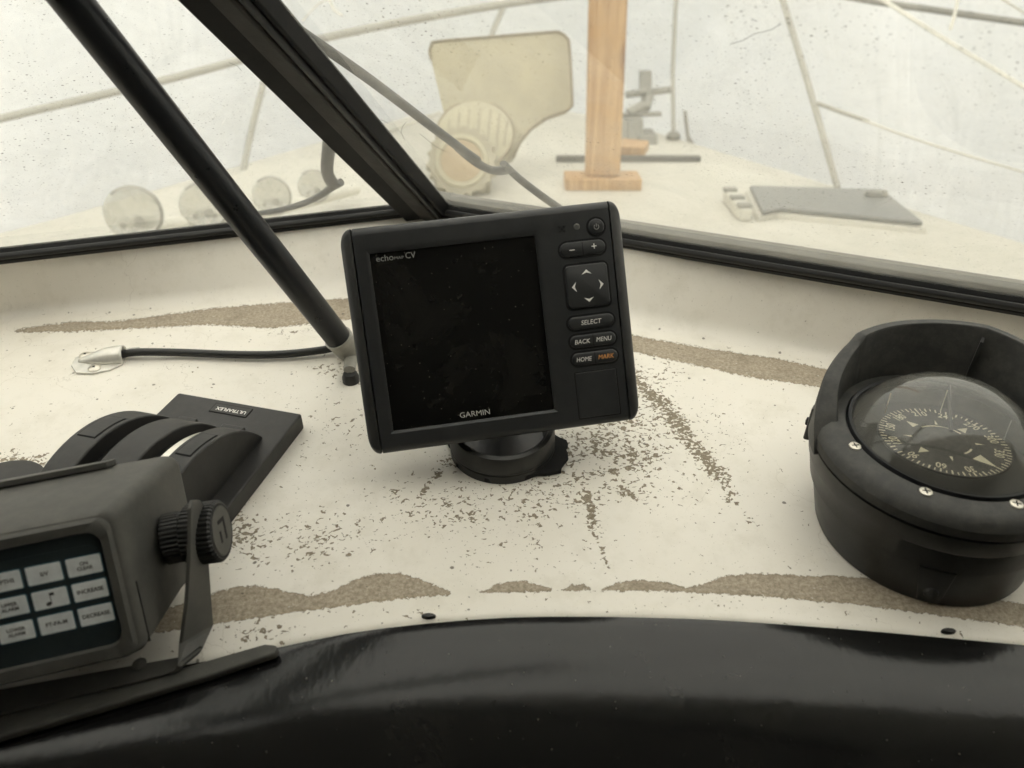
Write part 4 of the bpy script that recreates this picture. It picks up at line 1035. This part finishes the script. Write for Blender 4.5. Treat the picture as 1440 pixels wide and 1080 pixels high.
# ================================================================== OUTSIDE THE GLASS
# ------------------------------------------------------------------ wipers
def on_glass(x, y, n_, off): return on_plane(x, y, B0 + n_ * off, n_)
w1 = empty('windshield_wiper', on_glass(790, 292, nR, 0.02), 'dark wiper arm and blade crossing the front pane, behind the corner post', 'wiper')
def rel(o, p): return Vector(p) - o.location
bl = MB(); bl.tube([rel(w1, p) for p in smooth_path([on_glass(x, y, nR, 0.016) for x, y in ((330, -30), (400, 28), (520, 112), (640, 203), (672, 226))], 24)], [0.0035] + [0.0040] * 23 + [0.0036], 10, flat=0.8); bl.build('wiper_blade', M['wiper'], w1, smooth=50)
ar = MB(); ar.tube([rel(w1, p) for p in smooth_path([on_glass(x, y, nR, 0.020) for x, y in ((645, 208), (672, 230), (695, 240), (716, 238))], 14)], 0.0046, 10, flat=0.7); ar.build('wiper_knuckle', M['wiper'], w1, smooth=50)
a2 = MB(); a2.tube([rel(w1, p) for p in smooth_path([on_glass(x, y, nR, 0.022) for x, y in ((708, 230), (722, 244), (745, 263), (790, 295), (830, 316))], 16)], [0.0036 + 0.0010 * (i / 16) for i in range(17)], 10, flat=0.7); a2.build('wiper_arm', M['wiper'], w1, smooth=50)
w2 = empty('windshield_wiper', on_glass(400, 300, nL, 0.02), 'dark bent wiper arm outside the side pane, left of the corner post', 'wiper')
b2 = MB(); b2.tube([rel(w2, p) for p in smooth_path([on_glass(x, y, nL, 0.018) for x, y in ((466, 150), (463, 200), (460, 240), (468, 258))], 16)], 0.0052, 10, flat=0.8); b2.build('wiper_blade', M['wiper'], w2, smooth=50)
a3 = MB(); a3.tube([rel(w2, p) for p in smooth_path([on_glass(x, y, nL, 0.020) for x, y in ((480, 256), (466, 264), (445, 278), (418, 289), (385, 297), (350, 302))], 16)], [0.0048 - 0.0018 * (i / 16) for i in range(17)], 10, flat=0.7); a3.build('wiper_arm', M['wiper'], w2, smooth=50)

# ------------------------------------------------------------------ timber post on its sole piece
pb = at_z(846, 262, DECK_Z); 
wp = empty('timber_post', pb, 'pale pine timber post standing on a short sole board on the foredeck', 'post')
MB().box((-0.0445, -0.019, 0.0), (0.0445, 0.019, 1.9), Matrix.Translation((0, 0, 0.031)) @ Matrix.Rotation(R(-1.6), 4, 'Y')).build('post', M['wood'], wp, bevel=0.005)
MB().box((-0.098, -0.045, 0.0), (0.098, 0.045, 0.030)).build('sole_board', M['wood'], wp, bevel=0.003)
# ------------------------------------------------------------------ yellowed plastic panel with a louvred disc
dp = 1.98
pb0 = at_z(672, 262, DECK_Z)
vp = empty('vent_panel', pb0, 'yellowed flat plastic panel with rounded corners and a slotted round disc', 'panel')
op = [(606, 84), (604, 72), (607, 63), (616, 58), (700, 51), (775, 45), (788, 46), (797, 53), (801, 66), (805, 140), (803, 150), (796, 156), (770, 165), (748, 180), (732, 200), (722, 222), (690, 245), (650, 245), (635, 220), (622, 150)]
pm = MB(); pm.prism([rel(vp, at(x, y, dp)) for x, y in op], FW * 0.022); pm.build('panel_board', M['tanpanel'], vp)
# darker moulded rim round the board
rim = MB(); rim.tube([rel(vp, at(x, y, dp - 0.002)) for x, y in smooth_path([(x, y, 0) for x, y in op[:16]], 60) and [(p.x, p.y) for p in smooth_path([(x, y, 0) for x, y in op[:16]], 60)]], 0.0035, 8); rim.build('panel_rim', M['tanedge'], vp, smooth=60)
DCc = at(668, 190, dp - 0.012); DMx = Matrix.Translation(rel(vp, DCc)) @ Vector((0, 0, 1)).rotation_difference((-FW + Vector((0, 0, 0.3))).normalized()).to_matrix().to_4x4()
ds_ = MB(); ds_.lathe([(0.0, 0.010), (0.094, 0.010), (0.100, 0.006), (0.1035, -0.012)], 56, DMx @ Matrix.Diagonal((1, 0.95, 1, 1))); dso = ds_.build('louvred_disc', M['tanlight'], vp, smooth=35)
MB().lathe([(0.0985, 0.0075), (0.1035, 0.0075), (0.1035, 0.002)], 56, DMx @ Matrix.Diagonal((1, 0.95, 1, 1))).build('disc_rim', M['tanedge'], dso, smooth=35)
for i, sx_ in enumerate((-0.075, -0.050, -0.024, 0.004, 0.031, 0.055, 0.076)):
    L_ = math.sqrt(max(0.0001, 0.088 ** 2 - sx_ ** 2)) * 0.82
    q = MB(); q.prism([(sx_ - 0.0035 + p[0] * 0.0 + a_, b_, 0.0103) for p in ((0, 0),) for a_, b_ in ((0, -L_), (0.006, -L_), (0.006 + 0.010, L_), (0.010, L_))], (0, 0, 0.002))
    q.v = [tuple(DMx @ Vector(p)) for p in q.v]; q.build('slot', M['dirtyvent'], dso)
# ------------------------------------------------------------------ scalloped round fitting in front of it
rc = at(650, 230, 1.90); rb0 = at_z(650, 276, DECK_Z)
rf_ = empty('round_fitting', rb0, 'dirty grey round fitting with scalloped rim and tan centre, low behind the wiper', 'fitting')
RMx = Matrix.Translation(rel(rf_, rc)) @ Vector((0, 0, 1)).rotation_difference((-FW).normalized()).to_matrix().to_4x4()
sc_ = MB(); ring0, ring1 = [], []
for i in range(72):
    a_ = 2 * math.pi * i / 72; rr = 0.088 + 0.0035 * (1 if math.sin(9 * a_ * 2) > 0 else -1)
    ring0.append(RMx @ Vector((rr * math.cos(a_), rr * math.sin(a_), 0.0))); ring1.append(RMx @ Vector((rr * 0.96 * math.cos(a_), rr * 0.96 * math.sin(a_), 0.022)))
sc_.loft([ring0, ring1]); sc_.build('scalloped_rim', M['dirtyvent'], rf_)
MB().lathe([(0.052, 0.022), (0.055, 0.028), (0.064, 0.028), (0.067, 0.022)], 48, RMx).build('inner_ring', M['tanlight'], rf_, smooth=50)
MB().lathe([(0.0, 0.0235), (0.052, 0.0235)], 48, RMx).build('centre_disc', M['rusttan'], rf_)
MB().box((-0.07, -0.01, 0.0), (0.07, 0.03, 0.03), Matrix.Translation((0, 0.03, 0))).build('fitting_foot', M['dirtyvent'], rf_, bevel=0.004)

# ------------------------------------------------------------------ row of pale round discs on a rail outside the side pane
disc_lab = ['largest pale round disc outside the side pane, left of the support tube',
            'pale round disc half hidden behind the black support tube',
            'pale round disc on the rail between the support tube and the bent wiper',
            'farthest pale round disc, partly behind the bent wiper arm']
dpos = [(188, 300, 38), (287, 290, 33), (382, 276, 27), (442, 262, 23)]
dcs = []
for (x, y, r_), lab in zip(dpos, disc_lab):
    dep = {38: 1.36, 33: 1.46, 27: 1.58, 23: 1.68}[r_]; c_ = at(x, y, dep); dcs.append(c_); kd = r_ * dep / FPX / 0.052
    face = Vector((0.35, -0.90, 0.22)).normalized()
    e_ = empty('round_disc', c_, lab, 'disc', 'pale discs outside the side pane')
    X_ = Vector((0, 0, 1)).rotation_difference(face).to_matrix().to_4x4() @ Matrix.Scale(kd, 4)
    MB().lathe([(0.0, 0.004), (0.034, 0.006), (0.046, 0.010), (0.052, 0.004), (0.052, -0.012), (0.044, -0.02), (0.0, -0.03)], 48, X_).build('disc_shell', M['lens'], e_, smooth=40)
    MB().lathe([(0.0465, 0.0102), (0.0522, 0.0042), (0.0526, -0.004)], 48, X_, R(-60), R(150)).build('disc_rim', M['gear'], e_, smooth=40)
    for hx, hy, hr in ((0.012, -0.012, 0.010), (-0.014, -0.026, 0.006)):
        MB().lathe([(0.0, 0.0075), (hr, 0.007)], 16, X_ @ Matrix.Translation((hx, hy, 0))).build('disc_hole', M['gear'], e_)
rl = MB(); rl.tube([c_ + Vector((0, 0.03, -0.035)) for c_ in [dcs[0] - (dcs[1] - dcs[0]) * 0.3] + dcs + [dcs[3] + (dcs[3] - dcs[2])]], 0.014, 14)
tag(rl.build('disc_rail', M['strap'], smooth=50), 'pale rail carrying the row of round discs outside the side pane', 'rail')

# ------------------------------------------------------------------ smoked hatch on the foredeck
hz = DECK_Z + 0.014
hq = [at_z(x, y, hz) for x, y in ((1054, 266), (1232, 271), (1246, 276), (1297, 318), (1100, 298), (1072, 303))]
ha = empty('deck_hatch', (hq[0] + hq[3]) / 2 * 1.0, 'dark smoked deck hatch with slanted end on the foredeck', 'hatch')
hp = MB(); hp.prism([rel(ha, p) for p in hq], (0, 0, 0.010)); hp.build('hatch_pane', M['smoke'], ha, bevel=0.003)
cent = sum(hq, Vector()) / len(hq)
hcx = MB(); hcx.loft([[rel(ha, cent + (p - cent) * 1.08 + Vector((0, 0, DECK_Z - hz - 0.005))) for p in hq], [rel(ha, cent + (p - cent) * 1.045 - Vector((0, 0, 0.002))) for p in hq]]); hcx.build('hatch_coaming', M['deck'], ha, bevel=0.004)
pc = at_z(1232, 274, hz + 0.012); MB().lathe([(0.0, 0.012), (0.020, 0.010), (0.022, 0.0)], 20, Matrix.Translation(rel(ha, pc)) @ Matrix.Diagonal((1.3, 0.6, 1, 1))).build('hatch_latch', M['gear'], ha, smooth=40)
# hinge block beside the hatch
hg0 = at_z(1040, 300, DECK_Z)
hgm = empty('hatch_stay', hg0, 'small dirty hinge block on the foredeck beside the dark hatch', 'hinge')
MB().box((-0.018, -0.06, 0.0), (0.012, 0.10, 0.03)).build('hinge_block', M['strap'], hgm, bevel=0.006)
for y_ in (-0.045, 0.02, 0.085): MB().box((-0.022, y_ - 0.012, 0.028), (0.010, y_ + 0.010, 0.038)).build('hinge_lug', M['gear'], hgm, bevel=0.003)
# ------------------------------------------------------------------ dark strip at the deck edge, bow gear
ts0, ts1 = at_z(782, 221, DECK_Z + 0.012), at_z(985, 221, DECK_Z + 0.012)
ts = MB(); ts.box((ts0.x, ts0.y - 0.012, DECK_Z - 0.002), (ts1.x, ts0.y + 0.012, DECK_Z + 0.016)); tag(ts.build('toe_strip', M['toe'], bevel=0.003), 'thin dark strip across the front edge of the foredeck', 'strip')
BOW = 2.75
wg = empty('anchor_windlass', at(890, 212, BOW), 'grey metal anchor windlass with cross bars on the bow, behind the timber post', 'windlass')
def pbox(x0, y0, x1, y1, dep, th, name, mat, par, bev=0.004):
    a, b = at(x0, y1, dep), at(x1, y0, dep)
    m_ = MB(); q = [at(x0, y1, dep), at(x1, y1, dep), at(x1, y0, dep), at(x0, y0, dep)]
    m_.prism([rel(par, p) for p in q], Vector((0, th, 0))); return m_.build(name, M[mat], par, bevel=bev)
pbox(866, 168, 905, 199, BOW, 0.14, 'gear_case', 'gear', wg); pbox(898, 190, 925, 214, BOW - 0.02, 0.12, 'foot_case', 'gear', wg)
pbox(900, 100, 917, 128, BOW + 0.06, 0.03, 'head_plate', 'gear', wg); pbox(903, 126, 913, 160, BOW + 0.06, 0.03, 'neck', 'gear', wg)
for (xa, ya, xb, yb, rr) in ((880, 133, 944, 126, 0.013), (866, 162, 930, 160, 0.009), (915, 128, 908, 152, 0.018), (884, 160, 906, 148, 0.020)):
    MB().tube([rel(wg, at(xa, ya, BOW + 0.05)), rel(wg, at(xb, yb, BOW + 0.05))], rr, 12).build('cross_bar', M['gear'], wg, smooth=50)
pbox(884, 170, 899, 196, BOW - 0.012, 0.02, 'chain_wheel', 'gear', wg)
wd = MB(); wq = [at_z(x, y, DECK_Z + 0.01) for x, y in ((872, 221), (906, 221), (912, 212), (874, 208))]; wd.prism(wq, (0, 0, 0.03))
tag(wd.build('timber_wedge', M['wood'], bevel=0.004), 'short pale timber wedge lying beside the foot of the windlass', 'wedge')
sp = empty('stanchion', at(947, 190, BOW + 0.05), 'thin grey upright pole with a round foot on the bow', 'pole')
MB().tube([rel(sp, at(947, 190, BOW + 0.05)), rel(sp, at(946, 100, BOW + 0.05)), rel(sp, at(950, 10, BOW + 0.05)), rel(sp, at(956, -40, BOW + 0.05))], 0.0085, 12).build('pole', M['pipe'], sp, smooth=50)
MB().lathe([(0.0, 0.012), (0.016, 0.012), (0.026, 0.002), (0.026, -0.012), (0.0, -0.012)], 24, Matrix.Translation((0, 0, 0))).build('foot', M['gear'], sp, smooth=40)
pl_ = MB(); pl_.prism([at(x, y, BOW + 0.1) for x, y in ((961, 156), (966, 156), (970, 190), (982, 212), (968, 213))], (0, 0.015, 0)); tag(pl_.build('bow_bracket', M['gear']), 'narrow grey plate leaning beside the thin pole on the bow', 'plate')

# ------------------------------------------------------------------ frame poles and webbing under the film
def pole(pts, w_px, name, mat, lab, cat, seg=10, flat=1.0):
    P3 = [at(x, y, dd) for x, y, dd in pts]; path = smooth_path(P3, 30) if len(P3) > 2 else P3
    n = len(path); k = len(pts) - 1
    rads = []
    for p in path: rads.append(w_px / 2 * (p.dot(FW)) / FPX)
    m_ = MB(); m_.tube(path, rads, seg, flat=flat); return tag(m_.build(name, M[mat], smooth=60), lab, cat)
pole([(-150, 206, 1.55), (0, 167, 1.75), (250, 108, 2.15), (480, 48, 2.6), (720, 4, 2.8), (900, -18, 2.9)], 11, 'frame_pole', 'pipe', 'long bent pole under the film, running from the side pane over the panel', 'pole')
pole([(338, 262, 2.3), (352, 190, 2.35), (374, 105, 2.42), (384, 84, 2.45)], 9, 'frame_upright', 'pipe', 'upright pole under the film seen through the side pane above the discs', 'pole')
pole([(672, 120, 2.75), (692, 48, 2.78), (712, 2, 2.8)], 8, 'frame_upright', 'pipe', 'short upright rising behind the top edge of the yellowed panel', 'pole')
pole([(545, 185, 2.9), (620, 158, 2.9)], 5, 'webbing_line', 'strap', 'short pale line under the film left of the slotted disc', 'line')
pole([(1090, -40, 2.3), (1101, 0, 2.3), (1140, 130, 2.15), (1178, 265, 2.0)], 9, 'frame_upright', 'pipe', 'straight grey pole leaning down to the foredeck hatch', 'pole')
pole([(1100, -22, 2.6), (1230, 2, 2.5), (1320, 15, 2.4), (1480, 38, 2.2)], 9, 'frame_pole', 'gear', 'dark pole under the film across the top corner above the wide strap', 'pole')
pole([(1200, -26, 1.9), (1250, 5, 1.85), (1340, 62, 1.8), (1480, 146, 1.7)], 15, 'webbing_strap', 'strap', 'wide pale diagonal strap crossing the top corner of the front pane', 'strap', flat=0.3)
pole([(1150, 145, 2.12), (1185, 158, 2.1), (1300, 200, 2.0), (1480, 254, 1.9)], 3.5, 'tie_rope', 'strap', 'thin pale rope running from the grey pole out to the side', 'rope')
pole([(1149, 145, 2.11), (1168, 152, 2.10), (1190, 160, 2.09), (1222, 171, 2.07)], 6, 'rope_tensioner', 'pipe', 'small dark tensioner where the thin rope meets the grey pole', 'tensioner')
pole([(1350, -20, 1.8), (1344, 15, 1.8), (1336, 42, 1.8)], 5, 'loose_strap', 'strap', 'short loose strap end hanging from the dark pole', 'strap', flat=0.3)
pole([(1395, -10, 1.7), (1450, 24, 1.7)], 10, 'webbing_strap', 'strap', 'pale strap cutting the very corner above the dark pole', 'strap', flat=0.3)
pole([(425, 30, 2.4), (445, 8, 2.4), (462, 0, 2.4), (470, 14, 2.4), (482, 22, 2.4)], 5, 'knotted_strap', 'strap', 'twisted strap end under the film beside the top of the corner post', 'strap', flat=0.4)
